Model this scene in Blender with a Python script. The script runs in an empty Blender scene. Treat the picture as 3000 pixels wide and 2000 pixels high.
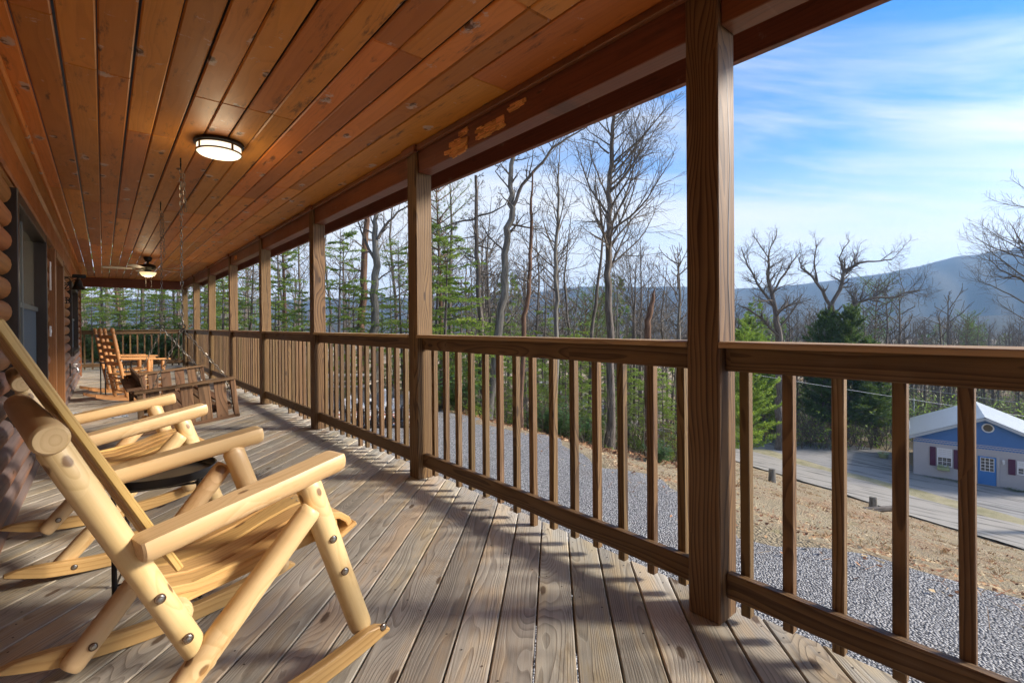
import bpy, math, random
import numpy as np
from mathutils import Vector, Matrix
C = bpy.context.scene.collection
R = math.radians
PI = math.pi

# ------------------------------------------------------------------ camera model (solved from the photograph)
F, YAW, ROLL, PITCH, V0 = 1419.11, 0.7012103, -0.0073184, 0.0041261, -43.586
HC = 1.215
def ray(u, v):
    a = u - 1500; b = v - 1000 - V0
    c, s = math.cos(ROLL), math.sin(ROLL)
    a, b = a*c + b*s, -a*s + b*c
    r, zz, dd = a, -b, F
    d = dd*math.cos(PITCH) + zz*math.sin(PITCH); z = zz*math.cos(PITCH) - dd*math.sin(PITCH)
    return ((r*math.cos(YAW) + d*math.sin(YAW))/d, (-r*math.sin(YAW) + d*math.cos(YAW))/d, z/d)
def gp(u, d):                       # ground position seen in direction u at depth d
    q = ray(u, 956)
    return q[0]*d, q[1]*d
def zat(v, d):                      # height seen at row v at depth d
    return HC + ray(1500, v)[2]*d
def at(u, v, d):
    q = ray(u, v); return Vector((q[0]*d, q[1]*d, HC + q[2]*d))

# ------------------------------------------------------------------ object helpers
def tag(o, label=None, cat=None, group=None, kind=None):
    if label: o['label'] = label
    if cat: o['category'] = cat
    if group: o['group'] = group
    if kind: o['kind'] = kind
    return o
def empty(name, loc=(0, 0, 0), rz=0, label=None, cat=None, group=None):
    o = bpy.data.objects.new(name, None); C.objects.link(o)
    o.location = loc; o.rotation_euler = (0, 0, rz); o.empty_display_size = .1
    return tag(o, label, cat, group)
def copy_tree(o, parent=None):
    c = o.copy(); C.objects.link(c)
    if parent is not None: c.parent = parent
    for ch in list(o.children): copy_tree(ch, c)
    return c

class MB:
    """collects shapes, links them as one mesh; 'gc' is the grain coordinate (metres along/across/through), 'rn' a number per board"""
    def __init__(s): s.v = []; s.f = []; s.g = []; s.r = []; s.m = []; s.mi = 0
    def add(s, vs, fs, gs=None, rn=0.0):
        o = len(s.v); s.v += [tuple(p) for p in vs]
        s.g += [tuple(q) for q in (gs if gs is not None else vs)]
        s.r += [rn]*len(vs)
        for f in fs: s.f.append(tuple(i + o for i in f)); s.m.append(s.mi)
    def box(s, lo, hi, ax=0, ch=0.0, M=None, rn=None, off=None):
        """box lo..hi with chamfer ch, grain along axis ax"""
        rn = random.random() if rn is None else rn
        off = off or (random.uniform(0, 40), random.uniform(-.07, .07), random.uniform(.04, .16))
        c = [(a + b)/2 for a, b in zip(lo, hi)]; h = [abs(b - a)/2 for a, b in zip(lo, hi)]
        o2 = [(ax + 1) % 3, (ax + 2) % 3]
        if h[o2[0]] < h[o2[1]]: o2 = o2[::-1]
        def gcf(p): return (p[ax] - c[ax] + off[0], p[o2[0]] - c[o2[0]] + off[1], p[o2[1]] - c[o2[1]] + off[2])
        if ch <= 0:
            vs = [(c[0] + h[0]*x, c[1] + h[1]*y, c[2] + h[2]*z) for x in (-1, 1) for y in (-1, 1) for z in (-1, 1)]
            fs = [(0, 1, 3, 2), (4, 6, 7, 5), (0, 4, 5, 1), (2, 3, 7, 6), (0, 2, 6, 4), (1, 5, 7, 3)]
        else:
            ch = min(ch, min(h)*.9); vs = []; idx = {}
            for x in (-1, 1):
                for y in (-1, 1):
                    for z in (-1, 1):
                        for k in range(3):
                            p = [x*(h[0] - ch), y*(h[1] - ch), z*(h[2] - ch)]; p[k] = (x, y, z)[k]*h[k]
                            idx[(x, y, z, k)] = len(vs); vs.append([c[i] + p[i] for i in range(3)])
            fs = []
            for k in range(3):
                a, b = (k + 1) % 3, (k + 2) % 3
                for sg in (-1, 1):
                    q = []
                    for sa, sb in ((-1, -1), (1, -1), (1, 1), (-1, 1)):
                        t = [0, 0, 0]; t[k] = sg; t[a] = sa; t[b] = sb; q.append(idx[tuple(t) + (k,)])
                    fs.append(tuple(q if sg > 0 else q[::-1]))
                for sa in (-1, 1):
                    for sb in (-1, 1):
                        def I(sk, kk):
                            t = [0, 0, 0]; t[k] = sk; t[a] = sa; t[b] = sb; return idx[tuple(t) + (kk,)]
                        q = (I(-1, a), I(1, a), I(1, b), I(-1, b))
                        fs.append(q if sa*sb < 0 else q[::-1])
            for x in (-1, 1):
                for y in (-1, 1):
                    for z in (-1, 1):
                        q = (idx[(x, y, z, 0)], idx[(x, y, z, 1)], idx[(x, y, z, 2)])
                        fs.append(q if x*y*z > 0 else q[::-1])
        gs = [gcf(p) for p in vs]
        if M is not None: vs = [tuple(M @ Vector(p)) for p in vs]
        s.add(vs, fs, gs, rn)
    def beam(s, a, b, w, t, up=(0, 0, 1), ch=0.0, rn=None):
        """board from a to b, width w (across 'up'), thickness t along 'up'"""
        a = Vector(a); b = Vector(b); d = b - a; L = d.length; x = d.normalized(); u = Vector(up)
        y = u.cross(x)
        y = y.normalized() if y.length > 1e-6 else Vector((0, 1, 0))
        z = x.cross(y)
        M = Matrix(((x.x, y.x, z.x, a.x), (x.y, y.y, z.y, a.y), (x.z, y.z, z.z, a.z), (0, 0, 0, 1)))
        s.box((0, -w/2, -t/2), (L, w/2, t/2), 0, ch, M, rn)
    def tube(s, pts, rad, n=8, cap=True, rn=None, flat=None, M=None, squash=None):
        """tapered tube through pts; 'flat' cuts the cross-section's top at flat*radius"""
        rn = random.random() if rn is None else rn
        pts = [Vector(p) for p in pts]
        if not hasattr(rad, '__len__'): rad = [rad]*len(pts)
        vs = []; gs = []; fs = []; L = 0; off = random.uniform(0, 40); ph = random.uniform(0, 6.28)
        d0 = (pts[1] - pts[0]).normalized()
        ref = Vector((0, 0, 1)) if abs(d0.z) < .92 else Vector((1, 0, 0))
        for i, p in enumerate(pts):
            d = (pts[min(i + 1, len(pts) - 1)] - pts[max(i - 1, 0)])
            d = d.normalized() if d.length > 1e-9 else d0
            x = ref - d*ref.dot(d)
            x = x.normalized() if x.length > 1e-6 else Vector((1, 0, 0)).cross(d).normalized()
            y = d.cross(x); ref = x
            if i: L += (p - pts[i - 1]).length
            for k in range(n):
                a = 2*PI*k/n; cx, cy = math.cos(a)*rad[i], math.sin(a)*rad[i]
                if flat is not None: cx = min(cx, flat*rad[i])
                if squash: cy *= squash
                vs.append(p + x*cx + y*cy); gs.append((L + off, cx, cy))
        for i in range(len(pts) - 1):
            for k in range(n):
                a, b = i*n + k, i*n + (k + 1) % n
                fs.append((a, b, b + n, a + n))
        if cap:
            fs.append(tuple(range(n))[::-1]); fs.append(tuple(range((len(pts) - 1)*n, len(pts)*n)))
        if M is not None: vs = [M @ p for p in vs]
        s.add(vs, fs, gs, rn)
    def log(s, a, b, r0, r1=None, n=20, flat=None, rn=None, cone=(0, 0), wob=.012, dome=.35):
        """peeled log from a to b with rounded ends, slightly uneven; cone = length of tapered tenon at each end"""
        r1 = r0 if r1 is None else r1
        a = Vector(a); b = Vector(b); L = (b - a).length
        ts = [(0, .80 if not cone[0] else .62), (.006/L, .93 if not cone[0] else .66)]
        if cone[0]: ts += [(cone[0]*.12/L, .70), (cone[0]/L, 1.0)]
        else: ts += [(.02/L, 1.0)]
        k = 7
        for i in range(1, k): ts.append((i/k, 1.0 + random.uniform(-wob, wob)*1.6))
        if cone[1]: ts += [(1 - cone[1]/L, 1.0), (1 - cone[1]*.12/L, .70), (1 - .006/L, .66), (1, .62)]
        else: ts += [(1 - .02/L, 1.0), (1 - .006/L, .93), (1, .80)]
        ts = sorted(ts); side = Vector((0, 0, 1)).cross(b - a)
        side = side.normalized() if side.length > 1e-6 else Vector((1, 0, 0))
        pts = []; rr = []
        for t, m in ts:
            pts.append(a.lerp(b, t) + side*random.uniform(-wob, wob)*r0*2*(1 if .1 < t < .9 else 0)); rr.append((r0 + (r1 - r0)*t)*m)
        s.tube(pts, rr, n, True, rn, flat)
    def lathe(s, prof, n=24, M=None, rn=0.0, cap=True):
        """profile [(r, z)...] round the z axis"""
        vs = []; fs = []
        for r, z in prof:
            for k in range(n): vs.append(Vector((r*math.cos(2*PI*k/n), r*math.sin(2*PI*k/n), z)))
        for i in range(len(prof) - 1):
            for k in range(n):
                a, b = i*n + k, i*n + (k + 1) % n
                fs.append((a, b, b + n, a + n))
        if cap:
            if prof[0][0] > 1e-4: fs.append(tuple(range(n))[::-1])
            if prof[-1][0] > 1e-4: fs.append(tuple(range((len(prof) - 1)*n, len(prof)*n)))
        gs = [tuple(p) for p in vs]
        if M is not None: vs = [M @ p for p in vs]
        s.add(vs, fs, gs, rn)
    def prism(s, poly, z0, z1, gdir=(1, 0), rn=None, ch=0.0):
        """flat polygon (xy, counter-clockwise) extruded z0..z1, grain along gdir, chamfered top edge"""
        rn = random.random() if rn is None else rn
        n = len(poly); cx = sum(p[0] for p in poly)/n; cy = sum(p[1] for p in poly)/n
        off = (random.uniform(0, 40), random.uniform(-.07, .07), random.uniform(.05, .16))
        rings = [[(p[0], p[1], z0) for p in poly], [(p[0], p[1], z1 - ch) for p in poly]]
        if ch > 0:
            ins = []
            for i in range(n):
                p0, p1, p2 = Vector(poly[i - 1]), Vector(poly[i]), Vector(poly[(i + 1) % n])
                e1 = (p1 - p0).normalized(); e2 = (p2 - p1).normalized()
                n1 = Vector((-e1.y, e1.x)); n2 = Vector((-e2.y, e2.x)); m = n1 + n2
                m = m/max(.35, m.dot(n1)) if m.length > 1e-6 else n1
                q = p1 + m*ch; ins.append((q.x, q.y, z1))
            rings.append(ins)
        vs = [p for r in rings for p in r]; fs = [tuple(range(n))[::-1], tuple(range((len(rings) - 1)*n, len(rings)*n))]
        for k in range(len(rings) - 1):
            for i in range(n):
                a, b = k*n + i, k*n + (i + 1) % n
                fs.append((a, b, b + n, a + n))
        gx, gy = gdir
        gs = [((p[0] - cx)*gx + (p[1] - cy)*gy + off[0], -(p[0] - cx)*gy + (p[1] - cy)*gx + off[1], p[2] - z0 + off[2]) for p in vs]
        s.add(vs, fs, gs, rn)
    def mesh(s, name, mats, smooth=None):
        me = bpy.data.meshes.new(name)
        me.from_pydata(s.v, [], s.f)
        if not isinstance(mats, (list, tuple)): mats = [mats]
        for m in mats: me.materials.append(m)
        if len(mats) > 1: me.polygons.foreach_set('material_index', s.m)
        a = me.attributes.new('gc', 'FLOAT_VECTOR', 'POINT'); a.data.foreach_set('vector', np.array(s.g, dtype=np.float32).ravel())
        b = me.attributes.new('rn', 'FLOAT', 'POINT'); b.data.foreach_set('value', np.array(s.r, dtype=np.float32))
        if smooth:
            me.shade_smooth()
            if smooth < 179: me.set_sharp_from_angle(angle=R(smooth))
        me.update()
        return me
    def build(s, name, mats, parent=None, smooth=None, loc=None):
        o = bpy.data.objects.new(name, s.mesh(name, mats, smooth)); C.objects.link(o)
        if parent is not None: o.parent = parent
        if loc is not None: o.location = loc
        return o

def clip_poly(poly, a, b, c):
    """keep the side a*x+b*y<=c"""
    out = []
    for i in range(len(poly)):
        p, q = poly[i], poly[(i + 1) % len(poly)]
        fp, fq = a*p[0] + b*p[1] - c, a*q[0] + b*q[1] - c
        if fp <= 0: out.append(p)
        if fp*fq < 0:
            t = fp/(fp - fq); out.append((p[0] + (q[0] - p[0])*t, p[1] + (q[1] - p[1])*t))
    return out

# ------------------------------------------------------------------ materials
class NT:
    def __init__(s, name):
        s.mat = bpy.data.materials.new(name); s.mat.use_nodes = True
        s.t = s.mat.node_tree; s.n = s.t.nodes; s.l = s.t.links; s.n.clear()
        s.out = s.n.new('ShaderNodeOutputMaterial')
    def node(s, kind, ins=None, **kw):
        n = s.n.new('ShaderNode' + kind)
        for k, v in kw.items(): setattr(n, k, v)
        if ins:
            for k, v in ins.items():
                if isinstance(v, bpy.types.NodeSocket): s.l.new(v, n.inputs[k])
                elif v is not None: n.inputs[k].default_value = v
        return n
    def math(s, op, a, b=None, c=None, clamp=False):
        n = s.node('Math', operation=op, use_clamp=clamp)
        for i, v in enumerate((a, b, c)):
            if v is None: continue
            if isinstance(v, bpy.types.NodeSocket): s.l.new(v, n.inputs[i])
            else: n.inputs[i].default_value = v
        return n.outputs[0]
    def vmath(s, op, a, b=None):
        n = s.node('VectorMath', operation=op)
        for i, v in enumerate((a, b)):
            if v is None: continue
            if isinstance(v, bpy.types.NodeSocket): s.l.new(v, n.inputs[i])
            else: n.inputs[i].default_value = v
        return n.outputs[0]
    def attr(s, name, out='Vector'):
        return s.node('Attribute', attribute_name=name).outputs[out]
    def ramp(s, fac, stops, interp='LINEAR'):
        n = s.node('ValToRGB', {'Fac': fac}); cr = n.color_ramp; cr.interpolation = interp
        while len(cr.elements) < len(stops): cr.elements.new(.5)
        for e, (p, c) in zip(cr.elements, stops):
            e.position = p; e.color = (c, c, c, 1) if not hasattr(c, '__len__') else (*c[:3], 1)
        return n.outputs['Color']
    def mix(s, fac, a, b, mode='MIX'):
        n = s.node('Mix', data_type='RGBA', blend_type=mode)
        for k, v in ((0, fac), (6, a), (7, b)):
            if isinstance(v, bpy.types.NodeSocket): s.l.new(v, n.inputs[k])
            else: n.inputs[k].default_value = v if k == 0 else ((*v[:3], 1) if hasattr(v, '__len__') else (v, v, v, 1))
        return n.outputs[2]
    def noise(s, vec, scale, detail=3, rough=.55, dist=0.0, out='Fac'):
        return s.node('TexNoise', {'Vector': vec, 'Scale': scale, 'Detail': detail, 'Roughness': rough, 'Distortion': dist}).outputs[out]
    def bsdf(s, color, rough=.6, metal=0.0, spec=.5, bump=None, bstr=.2, bdist=.01, normal=None, **extra):
        if isinstance(color, (tuple, list)): color = (*color[:3], 1)
        b = s.node('BsdfPrincipled', {'Base Color': color, 'Roughness': rough, 'Metallic': metal, 'Specular IOR Level': spec, **extra})
        if bump is not None:
            bm = s.node('Bump', {'Height': bump, 'Strength': bstr, 'Distance': bdist}); s.l.new(bm.outputs[0], b.inputs['Normal'])
        s.l.new(b.outputs[0], s.out.inputs['Surface'])
        return b

def simple(name, col, rough=.5, metal=0.0, spec=.5, var=.12, scale=30):
    t = NT(name); co = t.node('TexCoord').outputs['Object']
    n = t.noise(co, scale, 4)
    c = t.mix(t.math('MULTIPLY', n, 1.0), tuple(x*(1 - var) for x in col), tuple(min(1, x*(1 + var)) for x in col))
    t.bsdf(c, rough, metal, spec, bump=n, bstr=.08, bdist=.003)
    return t.mat

def wood(name, light, dark, late=.5, rings=90.0, wav=.03, rough=.6, rough_var=.15, spec=.35, weather=None, wamt=0.0,
         knot=(.06, .03, .012), kscale=(1.6, 5.0), kr=.05, kchance=.55, var=.25, streak=.35, fiber=.3, bump=.35, bdist=.0025,
         scuff=None, samt=0.0, dirt=None, damt=0.0, coat=0.0, sat=1.0, stainsc=2.2, lowgrey=0.0):
    """solid wood: growth rings round a pith outside the board, bent by noise and pulled round the knots; gc = (along, across, through)"""
    t = NT(name); gc = t.attr('gc'); rn = t.attr('rn', 'Fac')
    sep = t.node('SeparateXYZ', {0: gc}); x, y, z = sep.outputs
    rseed = t.math('MULTIPLY', rn, 17.3)
    # knots
    kv = t.node('CombineXYZ', {0: t.math('ADD', t.math('MULTIPLY', x, kscale[0]), t.math('MULTIPLY', rseed, 3.1)), 1: t.math('ADD', t.math('MULTIPLY', t.math('MULTIPLY_ADD', z, 1.7, y), kscale[1]), rseed), 2: 0.0}).outputs[0]
    vo = t.node('TexVoronoi', {'Vector': kv, 'Scale': 1.0, 'Randomness': 1.0}, voronoi_dimensions='2D')
    kd = vo.outputs['Distance']
    ksel = t.math('LESS_THAN', t.node('SeparateColor', {0: vo.outputs['Color']}).outputs[0], kchance)
    kn = t.math('MULTIPLY', t.node('MapRange', {'Value': t.math('ADD', kd, t.math('MULTIPLY', t.noise(gc, 60, 2), .03)), 'From Min': kr + .035, 'From Max': kr, 'To Min': 0.0, 'To Max': 1.0}, interpolation_type='SMOOTHSTEP').outputs[0], ksel)
    pull = t.math('MULTIPLY', t.node('MapRange', {'Value': kd, 'From Min': .5, 'From Max': .0, 'To Min': 0.0, 'To Max': 1.0}, interpolation_type='SMOOTHSTEP').outputs[0], ksel)
    # rings
    lowv = t.node('CombineXYZ', {0: t.math('MULTIPLY', x, .9), 1: t.math('MULTIPLY', y, 5.0), 2: t.math('ADD', t.math('MULTIPLY', z, 5.0), rseed)}).outputs[0]
    nl = t.noise(lowv, 1.0, 2, .5, out='Color'); ns = t.node('SeparateColor', {0: nl})
    yy = t.math('ADD', y, t.math('MULTIPLY_ADD', ns.outputs[0], wav*2, -wav))
    zz = t.math('ADD', z, t.math('MULTIPLY_ADD', ns.outputs[1], wav*2, -wav))
    zz = t.math('ADD', zz, t.math('MULTIPLY', pull, .035))
    rad = t.math('SQRT', t.math('ADD', t.math('MULTIPLY', yy, yy), t.math('MULTIPLY', zz, zz)))
    fr = t.math('FRACT', t.math('MULTIPLY', rad, rings))
    ring = t.ramp(fr, [(0, 0.0), (.55, .35), (.86, 1.0), (.95, .75), (1, 0.0)])
    # fibres
    fv = t.node('CombineXYZ', {0: t.math('MULTIPLY', x, 5.0), 1: t.math('MULTIPLY', y, 190.0), 2: t.math('MULTIPLY', z, 190.0)}).outputs[0]
    fib = t.noise(fv, 1.0, 3, .6)
    sv = t.node('CombineXYZ', {0: t.math('MULTIPLY', x, .8), 1: t.math('MULTIPLY', y, 28.0), 2: t.math('ADD', t.math('MULTIPLY', z, 28.0), rseed)}).outputs[0]
    stk = t.noise(sv, 1.0, 3, .6)
    pv = t.node('CombineXYZ', {0: x, 1: t.math('MULTIPLY', y, 2.2), 2: rseed}).outputs[0]
    patch = t.noise(pv, stainsc, 3, .6)
    f = t.math('MULTIPLY', ring, late)
    f = t.math('ADD', f, t.math('MULTIPLY', t.math('SUBTRACT', stk, .5), streak*2))
    f = t.math('ADD', f, t.math('MULTIPLY', t.math('SUBTRACT', fib, .5), fiber*2))
    f = t.math('ADD', f, t.math('MULTIPLY', t.math('SUBTRACT', patch, .5), .5), clamp=True)
    col = t.mix(f, light, dark)
    if weather:
        wm = t.node('MapRange', {'Value': t.math('ADD', t.math('MULTIPLY', patch, .65), t.math('MULTIPLY', stk, .35)), 'From Min': .58 - .32*wamt, 'From Max': .72 - .3*wamt}, interpolation_type='SMOOTHSTEP').outputs[0]
        wcol = t.mix(f, weather[0], weather[1])
        col = t.mix(t.math('MULTIPLY', wm, min(1.0, .35 + wamt)), col, wcol)
    if lowgrey:                             # rain-splashed lower logs have greyed, most on their upper rounds
        oz = t.node('SeparateXYZ', {0: t.node('TexCoord').outputs['Object']}).outputs[2]
        lo = t.node('MapRange', {'Value': oz, 'From Min': 1.75, 'From Max': .55}, interpolation_type='SMOOTHSTEP').outputs[0]
        ar = t.node('MapRange', {'Value': t.math('ADD', t.math('MULTIPLY', t.math('SUBTRACT', z, .2), 10.0), t.math('MULTIPLY', t.math('SUBTRACT', patch, .5), .9)), 'From Min': .25, 'From Max': .7}, interpolation_type='SMOOTHSTEP').outputs[0]
        lg = t.math('MULTIPLY', t.math('MULTIPLY_ADD', lo, .75, .25), t.math('MULTIPLY_ADD', ar, .75, t.math('MULTIPLY', lo, .25)), clamp=True)
        col = t.mix(t.math('MULTIPLY', lg, lowgrey), col, t.mix(f, weather[0], weather[1]))
    # each board its own tone
    val = t.math('MULTIPLY_ADD', rn, 2*var, 1 - var)
    hs = t.node('HueSaturation', {'Hue': t.math('MULTIPLY_ADD', t.math('FRACT', t.math('MULTIPLY', rn, 7.7)), .018, .491), 'Saturation': sat, 'Value': val, 'Color': col})
    col = hs.outputs[0]
    col = t.mix(t.math('MULTIPLY', kn, .85), col, knot)
    if scuff:
        sm = t.noise(t.node('CombineXYZ', {0: t.math('MULTIPLY', x, 11.0), 1: t.math('MULTIPLY', y, 9.0), 2: rseed}).outputs[0], 1.0, 5, .7)
        halo = t.math('MULTIPLY', t.node('MapRange', {'Value': kd, 'From Min': kr*3.6, 'From Max': kr*.9}, interpolation_type='SMOOTHSTEP').outputs[0], ksel)
        sf = t.node('MapRange', {'Value': t.math('ADD', sm, t.math('MULTIPLY', halo, .16)), 'From Min': .64, 'From Max': .72}).outputs[0]
        col = t.mix(t.math('MULTIPLY', sf, samt), col, scuff)
    if dirt:
        dm = t.noise(t.node('CombineXYZ', {0: t.math('MULTIPLY', x, 1.4), 1: t.math('MULTIPLY', y, 6.0), 2: rseed}).outputs[0], 2.0, 5, .7)
        df = t.node('MapRange', {'Value': dm, 'From Min': .56, 'From Max': .72}, interpolation_type='SMOOTHSTEP').outputs[0]
        col = t.mix(t.math('MULTIPLY', df, damt), col, dirt)
    hgt = t.math('SUBTRACT', t.math('MULTIPLY', fib, .5), t.math('MULTIPLY', ring, .5))
    rg = t.math('MULTIPLY_ADD', patch, rough_var*2, rough - rough_var)
    t.bsdf(col, rg, 0, spec, bump=hgt, bstr=bump, bdist=bdist, **({'Coat Weight': coat, 'Coat Roughness': .25} if coat else {}))
    return t.mat

M = {}
M['deck'] = wood('weathered deck boards', (.45, .365, .255), (.165, .12, .08), late=.55, rings=165, wav=.04, rough=.82, spec=.25, weather=((.43, .395, .335), (.17, .15, .125)), wamt=.6,
                 knot=(.08, .045, .025), kscale=(1.4, 3.8), kr=.05, kchance=.5, var=.22, streak=.5, fiber=.4, bump=.6, bdist=.003, dirt=(.12, .095, .07), damt=.45)
M['ceil'] = wood('stained ceiling planks', (.58, .21, .036), (.32, .10, .017), late=.25, rings=45, wav=.06, rough=.5, rough_var=.1, spec=.35, knot=(.045, .024, .014), kscale=(2.1, 4.4),
                 kr=.075, kchance=.5, var=.27, streak=.2, fiber=.14, bump=.15, bdist=.002, scuff=(.56, .43, .36), samt=.85, dirt=(.06, .03, .017), damt=.8)
M['beam'] = wood('dark stained beam wood', (.21, .07, .03), (.09, .028, .014), late=.35, rings=50, rough=.42, spec=.45, kr=.03, kchance=.3, var=.12, streak=.4, scuff=(.4, .3, .24), samt=.25, bump=.3, dirt=(.03, .015, .01), damt=.5)
M['post'] = wood('brown stained post wood', (.19, .112, .046), (.048, .022, .009), late=.9, rings=62, wav=.06, rough=.6, spec=.35, knot=(.035, .017, .009), kscale=(1.4, 3.6), kr=.05, kchance=.4, var=.12, streak=.4, bump=.5)
M['rail'] = wood('brown stained railing wood', (.165, .097, .040), (.044, .021, .009), late=.8, rings=66, wav=.05, rough=.58, spec=.35, knot=(.03, .015, .008), kscale=(1.5, 3.6), kr=.05, kchance=.35, var=.25, streak=.45, bump=.5,
                 weather=((.33, .235, .14), (.16, .095, .05)), wamt=.1)
M['pine'] = wood('peeled pale pine log', (.66, .475, .25), (.47, .29, .11), late=.45, rings=75, wav=.02, rough=.42, rough_var=.08, spec=.45, knot=(.13, .055, .018), kscale=(4.2, 5.0), kr=.062, kchance=.42, var=.1, streak=.35, fiber=.15, bump=.12,
                 dirt=(.42, .22, .065), damt=.7, stainsc=3.0)
M['seat'] = wood('pale pine slats', (.58, .375, .145), (.38, .205, .06), late=.6, rings=65, wav=.03, rough=.4, rough_var=.08, spec=.45, knot=(.14, .06, .02), kscale=(2.4, 6.0), kr=.045, kchance=.4, var=.1, streak=.4, bump=.12)
M['honey'] = wood('honey stained turned wood', (.60, .31, .10), (.38, .17, .045), late=.4, rings=80, rough=.38, spec=.5, kr=.03, kchance=.2, var=.1, bump=.1)
M['swing'] = wood('weathered brown swing wood', (.19, .105, .055), (.06, .032, .017), late=.7, rings=60, rough=.65, knot=(.04, .02, .01), kr=.045, kchance=.4, var=.2, streak=.45, bump=.5, weather=((.26, .2, .14), (.12, .085, .06)), wamt=.12)
M['logwall'] = wood('stained wall logs', (.33, .13, .04), (.15, .05, .018), late=.3, rings=30, wav=.04, rough=.6, rough_var=.1, spec=.3, kr=.04, kchance=.25, kscale=(1.0, 3.0), var=.12, streak=.4, bump=.4,
                     weather=((.16, .125, .118), (.08, .066, .066)), wamt=.05, stainsc=1.3, lowgrey=.95)
M['trim'] = wood('reddish brown trim', (.25, .1, .035), (.1, .035, .014), late=.4, rings=60, rough=.45, spec=.4, kr=.02, kchance=.15, var=.12, bump=.25)
M['frieze'] = wood('orange stained frieze', (.38, .135, .026), (.2, .06, .012), late=.35, rings=40, rough=.45, spec=.4, kr=.04, kchance=.3, var=.1, bump=.25, dirt=(.05, .025, .012), damt=.6)
M['rawwood'] = wood('raw torn wood', (.80, .40, .14), (.42, .17, .05), late=.8, rings=120, rough=.85, spec=.2, kr=.03, kchance=.2, bump=.9, bdist=.006)
M['black'] = simple('black painted metal', (.012, .012, .013), .38, 0, .5)
M['iron'] = simple('black cast iron', (.014, .015, .016), .45, .3, .5)
M['steel'] = simple('zinc bolt steel', (.5, .5, .48), .3, 1.0)
M['chain'] = simple('weathered chain steel', (.27, .25, .22), .45, .9)
M['brass'] = simple('bronze lamp metal', (.16, .12, .06), .4, .8)
M['white'] = simple('white plastic', (.78, .77, .74), .4)
M['winframe'] = simple('dark brown window frame', (.022, .013, .009), .4)
M['screen'] = simple('blue grey insect screen', (.095, .125, .155), .75, 0, .3, .2, 200)
M['blackplastic'] = simple('black moulded plastic', (.014, .014, .016), .33)
M['whiteplastic'] = simple('white moulded plastic', (.8, .8, .78), .35)
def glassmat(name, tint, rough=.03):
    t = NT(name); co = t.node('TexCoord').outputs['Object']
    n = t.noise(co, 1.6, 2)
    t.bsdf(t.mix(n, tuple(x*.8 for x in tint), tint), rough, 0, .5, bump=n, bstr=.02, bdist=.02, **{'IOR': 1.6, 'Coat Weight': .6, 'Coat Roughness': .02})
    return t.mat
M['glass'] = glassmat('window glass with painted pale reflection', (.66, .58, .40))  # pale base colour painted in for reflections on the panes
M['darkglass'] = glassmat('dark window glass', (.03, .035, .04))
def emis(name, col, strength):
    t = NT(name); co = t.node('TexCoord').outputs['Object']
    n = t.noise(co, 6, 2)
    t.bsdf((.8, .75, .65), .4, **{'Emission Color': t.mix(n, tuple(c*.97 for c in col), col), 'Emission Strength': strength})
    return t.mat
M['lamp'] = emis('glowing lamp glass', (1.0, .86, .62), .32)
M['fanlamp'] = emis('glowing fan lamp bowl', (1.0, .74, .36), .2)
M['railcap'] = wood('sun bleached rail cap', (.46, .31, .16), (.2, .11, .05), late=.6, rings=60, rough=.65, kscale=(1.5, 3.6), kr=.045, kchance=.3, var=.12, streak=.5, bump=.5, weather=((.42, .34, .24), (.22, .16, .11)), wamt=.25)
M['blade'] = simple('pale fan blade', (.5, .45, .36), .4)
HAZE = True; EXPO = 2.45
# ================================================================== cabin and porch
random.seed(11)
X0, Y1, S, W, ZC = 1.882, .946, 2.4384, .140, 2.62
YE = 18.0                                  # the far railing and far beam
def wpart(mb, name, mat, root, smooth=None):
    """part given in world coordinates under a root that is only moved"""
    return mb.build(name, mat, root, smooth, loc=-root.location)
M['screwhead'] = simple('rusty screw head', (.05, .035, .025), .7)
# ---- deck: boards laid at 45 degrees
deck = MB(); k2 = math.sqrt(2); PW = .1545
for i in range(-92, 30):
    c0 = -.076 + i*PW + .0035; c1 = -.076 + (i + 1)*PW - .0035
    for reg in ((-.52, 2.07, -3.0, 18.35), (-5.0, -.52, 16.28, 18.35)):
        xa, xb, ya, yb = reg
        pl = [(xa, xa - k2*c0), (xa, xa - k2*c1), (xb, xb - k2*c1), (xb, xb - k2*c0)]
        pl = [(p[0], p[1]) for p in pl][::-1]
        pl = clip_poly(pl, 0, 1, yb); pl = clip_poly(pl, 0, -1, -ya) if len(pl) > 2 else pl
        if len(pl) < 3: continue
        area = sum(pl[j][0]*pl[(j + 1) % len(pl)][1] - pl[(j + 1) % len(pl)][0]*pl[j][1] for j in range(len(pl)))
        if area < 0: pl = pl[::-1]
        if abs(area) < .004: continue
        dz = random.uniform(-.0022, 0)
        deck.prism(pl, -.034 + dz, dz, (.7071, .7071), ch=.0045)
deck.mi = 1                                # screw heads over the joists
for i in range(-92, 30):
    for xj in (-.28, .37, 1.02, 1.62, 2.0):
        for q in (.035, .118):
            c = -.076 + i*PW + q; y = xj - k2*c + random.uniform(-.012, .012); x = xj + random.uniform(-.008, .008)
            if -1 < y < 9: deck.add([(x + .0042*math.cos(a), y + .0042*math.sin(a), .0004) for a in (0, 1.05, 2.1, 3.14, 4.19, 5.24)], [(0, 1, 2, 3, 4, 5)])
o = deck.build('deck_floor', [M['deck'], M['screwhead']]); tag(o, kind='structure')
mb = MB()
for x in (-.3, .35, 1.0, 1.6): mb.box((x, -3, -.25), (x + .04, 18.3, -.039), 1)
mb.box((1.98, -3, -.29), (2.045, 18.3, -.04), 1, .003)
for y in range(-2, 19, 2): mb.box((1.5, y, -1.6), (1.63, y + .13, -.25), 2)
o = mb.build('deck_joists', M['rail']); tag(o, kind='structure')

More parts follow.
